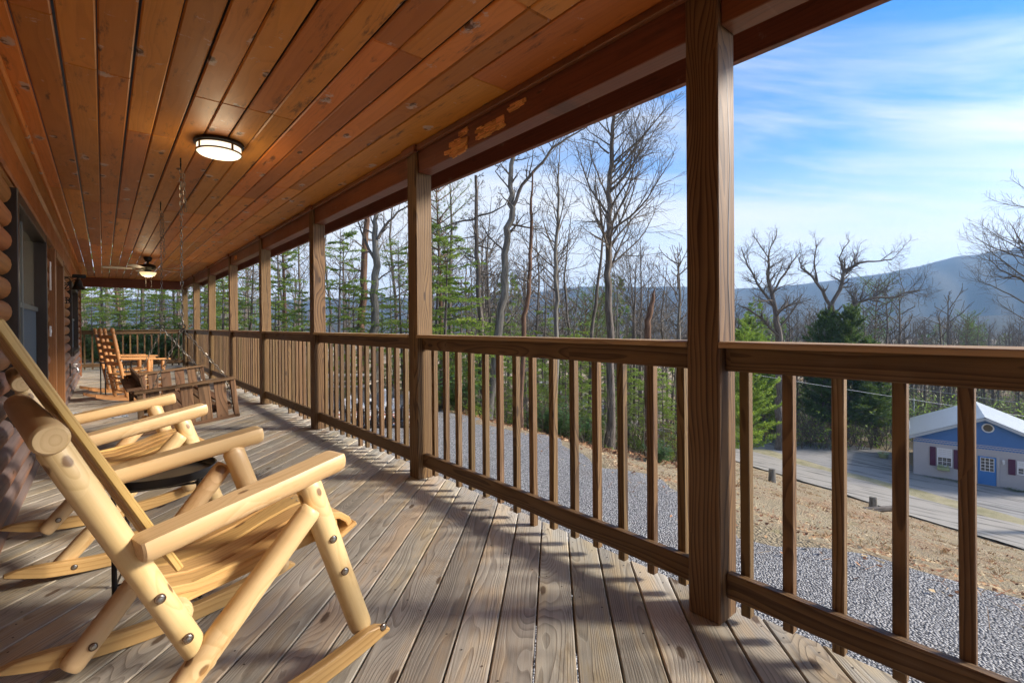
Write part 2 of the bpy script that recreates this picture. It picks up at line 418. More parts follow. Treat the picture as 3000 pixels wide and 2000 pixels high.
cabin = empty('log_cabin', (-4.0, 6.0, 0), 0, 'brown log cabin with a long covered porch, stained plank ceiling and square posts', 'cabin')
# ---- log wall with its openings
OPEN = [(4.33, 6.47, .57, 2.10), (7.13, 8.47, -.2, 2.07), (11.28, 14.0, .70, 2.02)]
lw = MB(); pitch = .1475; z0 = .064 - pitch
def log_piece(mb, ya, yb, z, h, xs, xo, rn):
    n = 9; prof = []
    for i in range(n):
        a = PI*(i/(n - 1)) - PI/2
        prof.append((xs + (xo - xs)*max(0, math.cos(a))**.75, z + h*(.5 + .5*math.sin(a)), i/(n - 1)))
    ys = [ya]
    while ys[-1] < yb - .9: ys.append(ys[-1] + .6)
    ys.append(yb); vs = []; gs = []; fs = []
    for y in ys:
        w = random.uniform(-.003, .003)
        for x, zz, t in prof: vs.append((x + w*math.sin(PI*t), y, zz)); gs.append((y, t*h*1.6 + rn*3, .2 + .1*t))
    for j in range(len(ys) - 1):
        for i in range(n - 1):
            a = j*n + i; fs.append((a + n, a, a + 1, a + n + 1))
    fs.append(tuple(range(n))[::-1]); fs.append(tuple(range((len(ys) - 1)*n, len(ys)*n)))
    mb.add(vs, fs, gs, rn)
for k in range(16):
    z = z0 + k*pitch
    cuts = [-3.0]
    for a, b, c, d in OPEN:
        if z + pitch > c + .03 and z < d - .03: cuts += [a, b]
    cuts.append(16.22); rn = random.random()
    for i in range(0, len(cuts), 2): log_piece(lw, cuts[i], cuts[i + 1], z, pitch, -.512, -.432 + random.uniform(-.004, .004), rn)
wall = wpart(lw, 'log_wall', M['logwall'], cabin, 50)
mb = MB()
mb.box((-8.2, -3, -1.6), (-.62, 16.2, 2.62), 1)
wpart(mb, 'wall_core', M['trim'], cabin)
mb = MB()                                   # wall lining between the openings, behind the logs
cy = [-3.0] + [v for o_ in OPEN for v in o_[:2]] + [16.2]
for i in range(0, len(cy), 2): mb.box((-.62, cy[i], -.3), (-.513, cy[i + 1], 2.2), 1)
for a, b, c, d in OPEN:
    mb.box((-.62, a, d), (-.513, b, 2.2), 1)
    if c > 0: mb.box((-.62, a, -.3), (-.513, b, c), 1)
wpart(mb, 'wall_lining', M['trim'], cabin)
mb = MB(); mb.box((-.52, 16.22, -.1), (-.415, 16.31, 2.36), 2, .004); mb.box((-8.2, 16.24, -.1), (-.522, 16.30, 2.36), 2)
wpart(mb, 'corner_board', M['trim'], cabin)
mb = MB()                                   # frieze boards and crown under the ceiling
mb.box((-.51, -3, 2.16), (-.425, 16.25, 2.37), 1, .012); mb.box((-.51, -3, 2.372), (-.41, 16.25, 2.575), 1, .02)
wpart(mb, 'frieze', M['frieze'], cabin)
mb = MB(); mb.box((-.51, -3, 2.577), (-.388, 16.25, 2.618), 1, .012)
wpart(mb, 'crown_trim', M['ceil'], cabin)
# ---- ceiling planks (pairs of planks share their end joints)
ce = MB(); P = .1473; i = -1
xs = -.011 - 3*P
joints = {}
random.seed(5)
while xs < 1.60:
    pair = int(round((xs + .152)/P))//2
    if pair not in joints:
        y = {0: 3.49, 1: 3.0, 2: 3.5, 4: 2.26, 3: 3.49, 5: 1.6}.get(pair, 3.0) - 3.66*2 + (0 if pair % 2 == 0 else 0)
        if pair in (1,): y += 1.4
        joints[pair] = [y + 3.66*j for j in range(8)]
    gap = .0055 if (int(round((xs + .152)/P)) % 2 == 0) else .0025
    gap2 = .0025 if gap > .003 else .0055
    js = joints[pair]
    for j in range(len(js) - 1):
        a, b = max(-3, js[j]), min(18.6, js[j + 1])
        if b - a < .05: continue
        ce.box((xs + gap, a + .0012, ZC), (xs + P - gap2, b - .0012, ZC + .02), 1, .007)
    xs += P
for a, b in ((-3, 2.245), (2.25, 7.3), (7.305, 12.4), (12.405, 18.6)):
    ce.box((xs + .003, a, ZC), (1.90, b, ZC + .02), 1, .004)
for a in np.arange(-5.0, -.46, P): ce.box((a + .003, 16.31, ZC), (a + P - .003, 18.6, ZC + .02), 1, .005)
wpart(ce, 'porch_ceiling', M['ceil'], cabin)
# ---- header beam between the posts, top trim, fascia, soffit, roof
pys = [Y1 + S*k for k in range(-1, 8)]      # near corner of each post
hb = MB(); tr = MB()
for k in range(len(pys) - 1):
    a, b = pys[k] + W + .002, pys[k + 1] - .002
    hb.box((X0 + .024, a, 2.41), (X0 + W - .004, b, ZC - .003), 1, .004)
    tr.box((X0 - .012, a - .03, 2.575), (X0 + .022, b + .03, ZC - .002), 1, .006)
hb.box((X0 + .024, -3, 2.41), (X0 + W - .004, pys[0] - .002, ZC - .003), 1, .004)
hb.box((-5, YE - .02, 2.36), (X0 - .003, YE + .10, ZC - .003), 0, .004)
wpart(hb, 'header_beam', M['beam'], cabin); 
for y in pys: tr.box((X0 - .035, y - .035, 2.56), (X0 - .002, y + W + .035, ZC - .004), 1, .004)
wpart(tr, 'beam_trim', M['beam'], cabin)
mb = MB()
mb.box((2.48, -3, 2.55), (2.52, 18.9, 2.80), 1, .003); mb.box((-5, 18.5, 2.55), (2.478, 18.54, 2.80), 0, .003)
wpart(mb, 'fascia', M['beam'], cabin)
mb = MB(); mb.box((2.024, -3, 2.46), (2.075, 18.4, 2.70), 1)
wpart(mb, 'soffit_vent', M['black'], cabin)
mb = MB(); mb.box((2.077, -3, 2.70), (2.478, 18.49, 2.715), 1); mb.box((-5, YE + .105, 2.70), (2.02, 18.49, 2.715), 0)
wpart(mb, 'soffit', M['beam'], cabin)
mb = MB()
mb.add([(2.62, -3.2, 2.81), (2.62, 19.0, 2.81), (-4.4, 19.0, 5.6), (-4.4, -3.2, 5.6), (2.62, -3.2, 2.9), (2.62, 19.0, 2.9), (-4.4, 19.0, 5.7), (-4.4, -3.2, 5.7), (-8.4, 19.0, 4.0), (-8.4, -3.2, 4.0), (-8.4, 19, 4.1), (-8.4, -3.2, 4.1)],
       [(0, 1, 2, 3), (4, 7, 6, 5), (0, 4, 5, 1), (3, 2, 8, 9), (7, 11, 10, 6), (8, 10, 11, 9)])
wpart(mb, 'roof', M['winframe'], cabin)
# ---- porch posts, each with its weather checks
for k, y in enumerate(pys[1:] + pys[:1]):
    mb = MB(); random.seed(100 + k)
    mb.box((X0, y, .0005), (X0 + W, y + W, ZC - .005), 2, .005)
    if k in (3, 4, 0):                      # drying check down the face
        pts = [(X0 + W*.62 + .012*math.sin(i*1.3 + k), y - .0012, .9 + i*.16) for i in range(9)]
        vs = []; fs = []
        for i, p in enumerate(pts):
            w = .0032*math.sin(PI*(i + .3)/9); vs += [(p[0] - w, p[1], p[2]), (p[0] + w, p[1], p[2])]
        for i in range(8): fs.append((2*i, 2*i + 1, 2*i + 3, 2*i + 2))
        mb.mi = 1; mb.add(vs, fs); mb.mi = 0
    wpart(mb, 'porch_post', [M['post'], M['winframe']], cabin)
mb = MB(); mb.box((X0 + .03, 17.34, .0005), (X0 + .17, 17.38, 1.14), 2, .004); mb.box((X0 - .02, 17.30, .0), (X0 + .029, 17.42, 1.10), 2, .004)
wpart(mb, 'end_board', M['post'], cabin)
# the torn patch chewed out of the beam
def torn(mb, y, z, w, h, n=34):
    for i in range(n):
        a = y + random.uniform(-w, w)/2; c = z + random.uniform(-h, h)/2
        L = random.uniform(.04, .11); t = random.uniform(.006, .016)
        mb.beam((X0 + .0225, a, c), (X0 + .0225 + random.uniform(-.006, .001), a + L, c + random.uniform(-.006, .006)), random.uniform(.010, .03), t, (1, 0, 0))
random.seed(3)
for a in ((2.79, 2.455, .19, .09, 60), (2.42, 2.468, .24, .06, 50), (2.14, 2.53, .08, .028, 12), (2.72, 2.54, .04, .028, 9), (.70, 2.51, .04, .028, 9), (10.2, 2.5, .14, .06, 24)):
    mb = MB(); torn(mb, *a); wpart(mb, 'torn_patch', M['rawwood'], cabin)
# ---- windows
def window(y0, y1, z0_, z1, mid, rail):
    fr = MB(); x0, x1 = -.52, -.405
    t = .075
    fr.box((x0, y0, z0_), (x1, y0 + t, z1), 2, .004); fr.box((x0, y1 - t, z0_), (x1, y1, z1), 2, .004)
    fr.box((x0, y0 + t + .001, z1 - t), (x1 - .002, y1 - t - .001, z1), 1, .004); fr.box((x0, y0 + t + .001, z0_), (x1 + .02, y1 - t - .001, z0_ + t), 1, .004)
    f = wpart(fr, 'window', M['winframe'], cabin)
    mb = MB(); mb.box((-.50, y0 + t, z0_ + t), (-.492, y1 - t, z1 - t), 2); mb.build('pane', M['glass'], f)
    mb = MB()
    for a, b in ((y0 + t, mid - .015), (mid + .015, y1 - t)): mb.box((-.488, a + .012, z0_ + t + .01), (-.48, b - .012, rail), 2)
    mb.build('screen', M['screen'], f)
    mb = MB(); mb.box((-.489, mid - .014, z0_ + t), (-.462, mid + .014, z1 - t), 2, .003)
    for a, b in ((y0 + t, mid - .015), (mid + .015, y1 - t)): mb.box((-.489, a, rail), (-.466, b, rail + .04), 1, .003)
    mb.build('sash', M['screenframe'], f)
M['screenframe'] = simple('grey window sash', (.12, .13, .13), .4)
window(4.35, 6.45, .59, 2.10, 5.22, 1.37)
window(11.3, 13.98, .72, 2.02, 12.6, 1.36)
# ---- door
mb = MB(); mb.box((-.6, 7.28, .02), (-.555, 8.33, 2.0), 2, .003)
for a, b in ((.25, .95), (1.05, 1.85)):
    for c, d in ((7.38, 7.77), (7.84, 8.23)): mb.box((-.556, c, a), (-.548, d, b), 2, .004)
door = wpart(mb, 'door', M['trim'], cabin)
mb = MB(); mb.lathe([(.0, 0), (.03, .0), (.03, .008), (.012, .012), (.012, .04), (.03, .05), (.03, .075), (.015, .085), (0, .085)], 14, Matrix.Translation((-.553, 8.26, 1.0)) @ Matrix.Rotation(PI/2, 4, 'Y'))
mb.build('handle', M['brass'], door, 40)
mb = MB()
mb.box((-.62, 7.12, .0), (-.385, 7.26, 2.06), 2, .005); mb.box((-.62, 8.35, .0), (-.375, 8.48, 2.06), 2, .005); mb.box((-.62, 7.261, 1.99), (-.38, 8.349, 2.065), 1, .005)
wpart(mb, 'door_frame', M['trim'], cabin)

# ---- railing bays between the posts
names = {0: 'brown wooden railing section right of the nearest square post', 1: 'brown wooden railing section between the nearest post and the second post',
         2: 'brown wooden railing section between second and third posts, chess pieces behind it', 3: 'brown wooden railing section between third and fourth posts, behind the porch swing',
         4: 'brown railing section between fourth and fifth posts, fifth post at its far end', 5: 'brown railing section between fifth and sixth posts', 6: 'brown railing section between sixth and seventh posts',
         7: 'farthest of the brown railing sections along the long side, ending at the corner post'}
def cap_rail(mb, ya, yb, xa, xb):
    """weathered cap board with an uneven top"""
    n = max(3, int((yb - ya)/.2)); vs = []; gs = []; fs = []; rn = random.random(); of = random.uniform(0, 30)
    for i in range(n + 1):
        y = ya + (yb - ya)*i/n; w = random.uniform(-.0014, .0014)
        for x, z in ((xa, 1.116), (xa, 1.136 + w), (xa + .004, 1.140 + w), (xb - .004, 1.140 - w), (xb, 1.136 - w), (xb, 1.116)):
            vs.append((x, y, z)); gs.append((y + of, x - xa, z - 1.0))
    for i in range(n):
        for j in range(6):
            a, b = i*6 + j, i*6 + (j + 1) % 6; fs.append((a, b, b + 6, a + 6))
    fs.append(tuple(range(6))[::-1]); fs.append(tuple(range(n*6, n*6 + 6)))
    mb.add(vs, [f[::-1] for f in fs], gs, rn)
for k in range(8):
    random.seed(200 + k)
    ya, yb = pys[k] + W + .002, pys[k + 1] - .002
    r = empty('porch_railing', (X0 + .06, (ya + yb)/2, 0), 0, names[k], 'railing', 'railing sections along the porch')
    mb = MB(); cap_rail(mb, ya - (.0 if k else .0), yb, X0 - .010, X0 + .135); wpart(mb, 'handrail', M['railcap'] if 'railcap' in M else M['rail'], r)
    mb = MB(); mb.box((X0 + .046, ya, 1.02), (X0 + .086, yb, 1.1155), 1, .004); wpart(mb, 'top_rail', M['rail'], r)
    mb = MB(); mb.box((X0 + .044, ya, .100), (X0 + .084, yb, .201), 1, .005); wpart(mb, 'bottom_rail', M['rail'], r)
    n = 14; st = .1635; y = yb - .048 - .035
    if k == 0: y = .89
    i = 0
    while y > ya + .03 and i < 15:
        dx = random.uniform(-.004, .004); mb = MB()
        low = .038 + random.uniform(-.012, .012)
        if k == 1 and i == 7 or k in (2, 3, 5) and i == 6: low = .0006
        mb.box((X0 + .0885, y - .019, low), (X0 + .1265, y + .019, 1.085), 2, .003, Matrix.Translation((0, dx, 0)) @ Matrix.Rotation(random.uniform(-.003, .003), 4, 'X'))
        wpart(mb, 'baluster', M['rail'], r)
        y -= st + random.uniform(-.006, .006); i += 1
r = empty('porch_railing', (.7, YE, 0), 0, 'brown wooden railing section across the far end of the porch', 'railing', 'railing sections along the porch')
mb = MB(); mb.box((-4.9, YE - .03, 1.116), (X0 - .003, YE + .11, 1.141), 0, .004); wpart(mb, 'handrail', M['rail'], r)
mb = MB(); mb.box((-4.9, YE + .01, 1.02), (X0 - .003, YE + .05, 1.1155), 0, .004); wpart(mb, 'top_rail', M['rail'], r)
mb = MB(); mb.box((-4.9, YE + .01, .10), (X0 - .003, YE + .05, .201), 0, .004); wpart(mb, 'bottom_rail', M['rail'], r)
x = X0 - .1
while x > -1.2:
    mb = MB(); mb.box((x - .019, YE + .0525, .04), (x + .019, YE + .09, 1.08), 2, .003); wpart(mb, 'baluster', M['rail'], r); x -= .168
# ================================================================== furniture on the porch
M['bolt_ring'] = simple('dark bolt ring wood', (.10, .055, .025), .8)  # darker brown ring round each bolt head
def bolt(par, p, n, r=.008):
    mb = MB()
    n = Vector(n).normalized(); q = n.to_track_quat('Z', 'Y').to_matrix().to_4x4()
    mb.lathe([(r*1.7, -.004), (r*1.7, .0012), (r*1.45, .0022), (r*1.3, .0006)], 16, Matrix.Translation(p) @ q); mb.mi = 1
    mb.lathe([(r*1.25, -.003), (r*1.25, .0015), (r, .003), (r*.8, .006), (0, .007)], 12, Matrix.Translation(p) @ q); mb.build('bolt', [M['bolt_ring'], M['steel']], par, 40)
def log_rocker(seed):
    random.seed(seed)
    root = empty('log_rocking_chair')
    HW = .333
    # runners
    for sd in (-1, 1):
        mb = MB(); n = 22; vs = []; gs = []; fs = []
        ya, yb = sd*(HW + .030), sd*(HW + .068)
        if ya > yb: ya, yb = yb, ya
        for i in range(n + 1):
            t = i/n; x = -.81 + .985*t; xr = x + .33
            zb = xr*xr/3.5; th = .066*min(1, .25 + (1 - t)*9)*min(1, .35 + t*8) if t < .85 or t > .15 else .06
            th = .064*(min(1, math.sqrt(max(0.02, t*7))) if t < .15 else 1)*(min(1, math.sqrt(max(.03, (1 - t)*12))) if t > .9 else 1)
            up = .018*max(0, (.14 - t)/.14)
            for y, dz in ((ya, 0), (yb, 0), (yb, th), (ya, th)):
                vs.append((x, y, zb + dz + up)); gs.append((x, dz + .04, y - ya + .1))
        for i in range(n):
            for j in range(4):
                a, b = i*4 + j, i*4 + (j + 1) % 4; fs.append((a, b, b + 4, a + 4))
        fs.append((3, 2, 1, 0)); fs.append((n*4, n*4 + 1, n*4 + 2, n*4 + 3))
        mb.add(vs, fs, gs, random.random())
        o = mb.build('rocker', M['seat'], root, 40)
        bv = o.modifiers.new('b', 'BEVEL'); bv.width = .006; bv.segments = 2; bv.limit_method = 'ANGLE'; bv.angle_limit = R(50)
        bolt(o, (.145, sd*(HW + .068), .10), (0, sd, 0)); bolt(o, (-.57, sd*(HW + .068), .05), (0, sd, 0))
    for sd in (-1, 1):
        y = sd*HW
        mb = MB(); mb.log((.096, y, .095), (-.112, y, .705), .039, .042, 20, cone=(0, .03)); o = mb.build('front_leg', M['pine'], root, 50)
        for t in (.42, .63): bolt(o, Vector((.096, y + sd*.041, .095)).lerp(Vector((-.112, y + sd*.041, .705)), t), (0, sd, 0))
        mb = MB(); mb.log((-.635, sd*(HW - .005), .03), (-.118, sd*(HW + .056), .615), .038, .036, 18); o = mb.build('brace', M['pine'], root, 50); bolt(o, (-.575, sd*(HW - .042), .095), (0, -sd, 0))
        mb = MB(); mb.log((-.410, y + sd*.0, .225), (-.748, y + sd*.012, .955), .033, .034, 22, cone=(0, .035)); o = mb.build('back_post', M['pine'], root, 50)
        for t in (.17, .36): bolt(o, Vector((-.410, y + sd*.037, .225)).lerp(Vector((-.748, y + sd*.049, .955)), t), (0, sd, 0))
        mb = MB(); mb.log((-.585, y + sd*.065, .652), (.01, y, .748), .047, .050, 28, flat=.42, wob=.02); mb.build('armrest', M['pine'], root, 30)
    # cross logs
    mb = MB(); mb.log((-.745, -HW - .075, .957), (-.745, HW + .075, .957), .038, .037, 24, wob=.006)
    o = mb.build('top_rail', [M['pine'], M['endgrain']], root, 45)
    mb = MB(); mb.log((-.475, -HW, .40), (-.475, HW, .40), .036, .036, 16); mb.build('cross_rail', M['pine'], root, 45)
    mb = MB(); mb.log((-.02, -HW, .47), (-.02, HW, .47), .036, .036, 16); mb.build('cross_rail', M['pine'], root, 45)
    # backrest slats
    mb = MB()
    for i in range(6):
        y = -.2475 + i*.099
        a = Vector((-.462, y, .505)); b = Vector((-.822, y, 1.235)); d = (b - a).normalized(); nrm = Vector((-d.z, 0, d.x))
        mb.beam(a + Vector((0, 0, random.uniform(0, .006))), b, .084, .021, nrm, .004)
    mb.build('backrest', M['seat'], root)
    # seat slats, rolled over the front
    mb = MB()
    prof = [(-.50, .462), (-.42, .448), (-.33, .449), (-.22, .472), (-.12, .505), (-.05, .524), (.0, .528), (.04, .518), (.07, .494), (.085, .46)]
    for i in range(6):
        y = -.2475 + i*.0985; vs = []; gs = []; fs = []; rn = random.random(); L = 0; of = random.uniform(0, 30); oy = random.uniform(-.2, .2)
        cs = [(-.0435, -.011), (.0435, -.011), (.0435, .006), (.038, .011), (-.038, .011), (-.0435, .006)]
        for j, (x, z) in enumerate(prof):
            if j: L += math.hypot(x - prof[j - 1][0], z - prof[j - 1][1])
            a, b = prof[max(j - 1, 0)], prof[min(j + 1, len(prof) - 1)]
            d = Vector((b[0] - a[0], 0, b[1] - a[1])).normalized(); nr = Vector((-d.z, 0, d.x))
            for cy, cz in cs: vs.append(Vector((x, y + cy, z)) + nr*cz); gs.append((L + of, cy + oy, cz + .12))
        m = len(cs)
        for j in range(len(prof) - 1):
            for q in range(m):
                a, b = j*m + q, j*m + (q + 1) % m; fs.append((a, a + m, b + m, b))
        fs.append(tuple(range(m))); fs.append(tuple(range((len(prof) - 1)*m, len(prof)*m))[::-1])
        mb.add(vs, fs, gs, rn)
    seat = mb.build('seat', M['seat'], root, 35)
    mb = MB()
    for i in range(6):
        y = -.2475 + i*.0985
        for dy in (-.02, .02): mb.lathe([(.0042, 0), (.003, .0012), (0, .0014)], 8, Matrix.Translation((-.02, y + dy, .5375)))
    mb.build('screw', M['steel'], seat)
    mb = MB()
    for sd in (-1, 1): mb.beam((-.53, sd*.275, .425), (.03, sd*.275, .487), .024, .05, (0, 0, 1), .004)
    mb.beam((.06, -.30, .455), (.06, .30, .455), .09, .02, (-.5, 0, 1), .004)
    mb.build('seat_rail', M['seat'], root)
    return root
M['endgrain'] = M['pine']
ch = log_rocker(21); ch.location = (.578, 2.052, 0); ch.rotation_euler.z = R(9)
tag(ch, 'pale peeled log rocking chair nearest the camera, in front of the black round tray table', 'rocking chair', 'log rocking chairs')
ch2 = copy_tree(ch); ch2.location = (.399, 3.65, 0); ch2.rotation_euler.z = R(7.2)
tag(ch2, 'second pale log rocking chair, behind the black round tray table, nearer the swing', 'rocking chair')

# ---- black tray table between them
t = empty('tray_table', (.2, 2.727, 0), R(-10), 'small round black metal tray table between the two pale log rocking chairs', 'side table')
mb = MB(); mb.lathe([(0, .535), (.205, .535), (.214, .540), (.217, .548), (.217, .572), (.214, .575), (.211, .572), (.209, .548), (.203, .541), (0, .541)], 64)
tray = mb.build('tray', M['black'], t, 40)
legs = []
for k in range(4):
    a = R(45 + 90*k); p = (.215*math.cos(a), .215*math.sin(a)); legs.append(p)
    mb = MB(); mb.tube([(p[0]*.98, p[1]*.98, .001), (p[0]*.98, p[1]*.98, .534)], .0095, 10)
    mb.tube([(p[0]*.98, p[1]*.98, .535), (p[0]*.98, p[1]*.98, .566)], .006, 8); mb.build('leg', M['black'], t, 40)
    mb = MB(); mb.lathe([(.011, 0), (.011, .006), (.0098, .012)], 12, Matrix.Translation((p[0]*.98, p[1]*.98, -.0))); mb.build('foot', M['steel'], t.children[-1], 40)
for k in range(4):
    mb = MB(); p, q = legs[k], legs[(k + 1) % 4]; mb.tube([(p[0]*.95, p[1]*.95, .14), (q[0]*.95, q[1]*.95, .14)], .0045, 8)
    mb.build('stretcher', M['black'], t, 40)
    mb = MB(); mb.tube([(p[0]*.95, p[1]*.95, .522), (q[0]*.95, q[1]*.95, .522)], .006, 8); mb.build('apron_bar', M['black'], t, 40)

# ---- ladder-back rockers further along
def ladder_rocker(seed):
    random.seed(seed); root = empty('ladder_back_rocking_chair')
    lean = -.195
    for sd in (-1, 1):
        y = sd*.265
        mb = MB(); prof = [(.02, .04), (.027, .07), (.028, .3), (.029, .6), (.029, .9), (.028, 1.08), (.022, 1.105), (.020, 1.115), (.027, 1.13), (.030, 1.16), (.028, 1.19), (.015, 1.205), (0, 1.207)]
        sh = Matrix(((1, 0, lean/1.15, -lean*.04/1.15), (0, 1, 0, y), (0, 0, 1, 0), (0, 0, 0, 1)))
        mb.lathe(prof, 16, sh); mb.build('back_post', M['honey'], root, 50)
        mb = MB(); mb.lathe([(.02, .05), (.028, .09), (.03, .35), (.026, .40), (.03, .45), (.032, .56), (.024, .62), (.02, .645)], 16, Matrix.Translation((.50, sd*.29, 0))); mb.build('front_leg', M['honey'], root, 50)
        mb = MB()
        a, b = Vector((-.10, y + sd*.012, .695)), Vector((.60, sd*.30, .665))
        mb.beam(a, b, .088, .026, (0, 0, 1), .008); mb.build('armrest', M['honey'], root, 40)
        mb = MB(); vs = []; fs = []; n = 16
        for i in range(n + 1):
            x = -.42 + 1.12*i/n; z = (x - .2)**2/3.6
            for yy, dz in ((-.015, 0), (.015, 0), (.015, .05), (-.015, .05)): vs.append((x, y*1.02 + yy, z + dz))
        for i in range(n):
            for j in range(4):
                p, q = i*4 + j, i*4 + (j + 1) % 4; fs.append((p, q, q + 4, p + 4))
        fs.append((3, 2, 1, 0)); fs.append((n*4, n*4 + 1, n*4 + 2, n*4 + 3)); mb.add(vs, fs); mb.build('rocker', M['honey'], root, 40)
    for i, z in enumerate((1.055, .945, .835, .725, .615)):
        mb = MB(); vs = []; fs = []; n = 10; x0 = lean*z/1.15
        for k in range(n + 1):
            t = k/n; y = -.262 + .524*t; bow = -.028*math.sin(PI*t); cr = .012*math.sin(PI*t)
            for dx, dz in ((-.006, -.026), (.006, -.026), (.006, .026 + cr), (-.006, .026 + cr)): vs.append((x0 + bow + dx, y, z + dz))
        for k in range(n):
            for j in range(4):
                p, q = k*4 + j, k*4 + (j + 1) % 4; fs.append((p, q, q + 4, p + 4))
        mb.add(vs, fs, [(v[1], v[2], v[0]) for v in vs], random.random()); mb.build('back_slat', M['honey'], root, 40)
    mb = MB()
    for k in range(7): mb.beam((-.06 + k*.085, -.28, .425 + .012*math.cos(k*.9)), (-.06 + k*.085, .28, .425 + .012*math.cos(k*.9)), .078, .018, (0, 0, 1), .004)
    mb.build('seat', M['honey'], root)
    mb = MB()
    for z, x in ((.30, -.05), (.16, -.03), (.38, -.065)): mb.tube([(x, -.265, z), (x, .265, z)], .012, 8)
    for z in (.30, .2): mb.tube([(.5, -.29, z), (.5, .29, z)], .012, 8)
    for sd in (-1, 1):
        for z in (.34, .24): mb.tube([(lean*z, sd*.267, z), (.5, sd*.29, z)], .012, 8)
    mb.build('rung', M['honey'], root, 40)
    return root
lr = ladder_rocker(31); lr.location = (.225, 10.43, 0); lr.rotation_euler.z = R(16.7)
tag(lr, 'honey brown ladder-back rocking chair beyond the swing, nearer of the two', 'rocking chair', 'ladder-back rocking chairs')
lr2 = copy_tree(lr); lr2.location = (.14, 11.72, 0); lr2.rotation_euler.z = R(15)
tag(lr2, 'honey brown ladder-back rocking chair half hidden behind the other ladder-back rocker', 'rocking chair')
t = empty('side_table', (.17, 11.08, 0), R(10), 'tall thin-legged black side table between the two ladder-back rocking chairs', 'side table')
mb = MB(); mb.box((-.2, -.2, .59), (.2, .2, .607), 0, .004); mb.build('table_top', M['black'], t)
for a in (-1, 1):
    for b in (-1, 1):
        mb = MB(); mb.tube([(a*.18, b*.18, .001), (a*.18, b*.18, .589)], .009, 8); mb.build('leg', M['black'], t, 40)
for a in (-1, 1):
    mb = MB(); mb.tube([(a*.18, -.18, .06), (a*.18, .18, .06)], .005, 6); mb.build('stretcher', M['black'], t)
mb = MB(); mb.box((-.02, -.02, .0), (.02, .02, .06), 2, .006); o = mb.build('box', M['white'], None); o.location = (.50, 11.22, .69)
o.location = (.235, 11.15, .6075); tag(o, 'small white box standing on the tall black side table', 'box')

# ---- porch swing
random.seed(41)
sw = empty('porch_swing', (.55, 5.75, 0), 0, 'dark brown slatted wooden porch swing hanging on chains from the ceiling', 'porch swing')
YN, YF = 4.87, 6.63
for y, sd in ((YN, -1), (YF, 1)):
    mb = MB(); mb.beam((.181, y, .692), (.895, y, .765), .085, .021, (-.1, 0, 1), .003); mb.build('armrest', M['swing'], sw, None, loc=-sw.location)
    mb = MB()
    for x in (.77, .652, .527, .41, .30):
        xt, xb = x, x + .028; zt = .69 + (xt - .181)*.102; zb = .36 + (xb - .25)*.11
        mb.beam((xb, y + .012*-sd, zb), (xt, y + .012*-sd, zt), .087, .017, (0, 1, 0), .002)
    mb.build('side_slats', M['swing'], sw, None, loc=-sw.location)
    mb = MB(); mb.beam((.903, y, .428), (.868, y, .758), .04, .038, (0, 1, 0), .003); mb.build('upright', M['swing'], sw, None, loc=-sw.location)
    mb = MB(); mb.beam((.23, y, .36), (.22, y, .69), .04, .038, (0, 1, 0), .003); mb.build('upright', M['swing'], sw, None, loc=-sw.location)
    mb = MB(); mb.beam((.20, y, .352), (.925, y, .433), .038, .024, (-.1, 0, 1), .003); mb.build('bottom_rail', M['swing'], sw, None, loc=-sw.location)
mb = MB()
for i in range(7):
    x = .36 + i*.078; z = .462 + (x - .36)*.13 + (.012 if i == 6 else 0)
    mb.beam((x, YN + .03, z), (x, YF - .03, z), .068, .02, (-.12, 0, 1), .003)
for y in (YN + .12, (YN + YF)/2, YF - .12): mb.beam((.28, y, .425), (.88, y, .50), .04, .05, (-.12, 0, 1), .003)
mb.build('seat', M['swing'], sw, None, loc=-sw.location)
mb = MB()
n = 17                                      # reclining back of narrow upright slats
for i in range(n):
    y = YN + .06 + (YF - YN - .12)*i/(n - 1)
    mb.beam((.335, y, .47), (.165, y, .70), .066, .016, (.8, 0, .6), .002)
mb.beam((.19, YN + .01, .72), (.19, YF - .01, .66), .11, .024, (-.1, 0, 1), .003)
mb.beam((.235, YN + .02, .765), (.235, YF - .02, .73), .024, .10, (-.25, 0, 1), .004)
mb.beam((.31, YN + .02, .50), (.31, YF - .02, .50), .05, .022, (.8, 0, .6), .003)
mb.build('backrest', M['swing'], sw, None, loc=-sw.location)
def chain(mb, a, b, ln=.042, w=.0105, r=.0028):
    a = Vector(a); b = Vector(b); L = (b - a).length; n = max(2, int(L/(ln*.78))); d = (b - a).normalized()
    ref = Vector((0, 1, 0)) if abs(d.y) < .9 else Vector((1, 0, 0))
    x = (ref - d*ref.dot(d)).normalized(); y = d.cross(x)
    for i in range(n):
        c = a + (b - a)*((i + .5)/n); s_, t_ = (x, y) if i % 2 else (y, x)
        s_ = (s_ + t_*random.uniform(-.3, .3)).normalized(); pts = []
        h = L/n*.5 + r*1.6
        for k in range(10):
            an = 2*PI*k/10; pts.append(c + s_*w*math.cos(an)*(.8 if k % 5 == 0 else 1) + d*h*math.sin(an))
        pts.append(pts[0]); pts.append(pts[1]); mb.tube(pts, r, 5, False)
def ring(mb, c, rad, r, nrm=(1, 0, 0), n=16):
    q = Vector(nrm).normalized().to_track_quat('Z', 'Y').to_matrix(); pts = [Vector(c) + q @ Vector((rad*math.cos(2*PI*k/n), rad*math.sin(2*PI*k/n), 0)) for k in range(n + 2)]
    mb.tube(pts, r, 6, False)
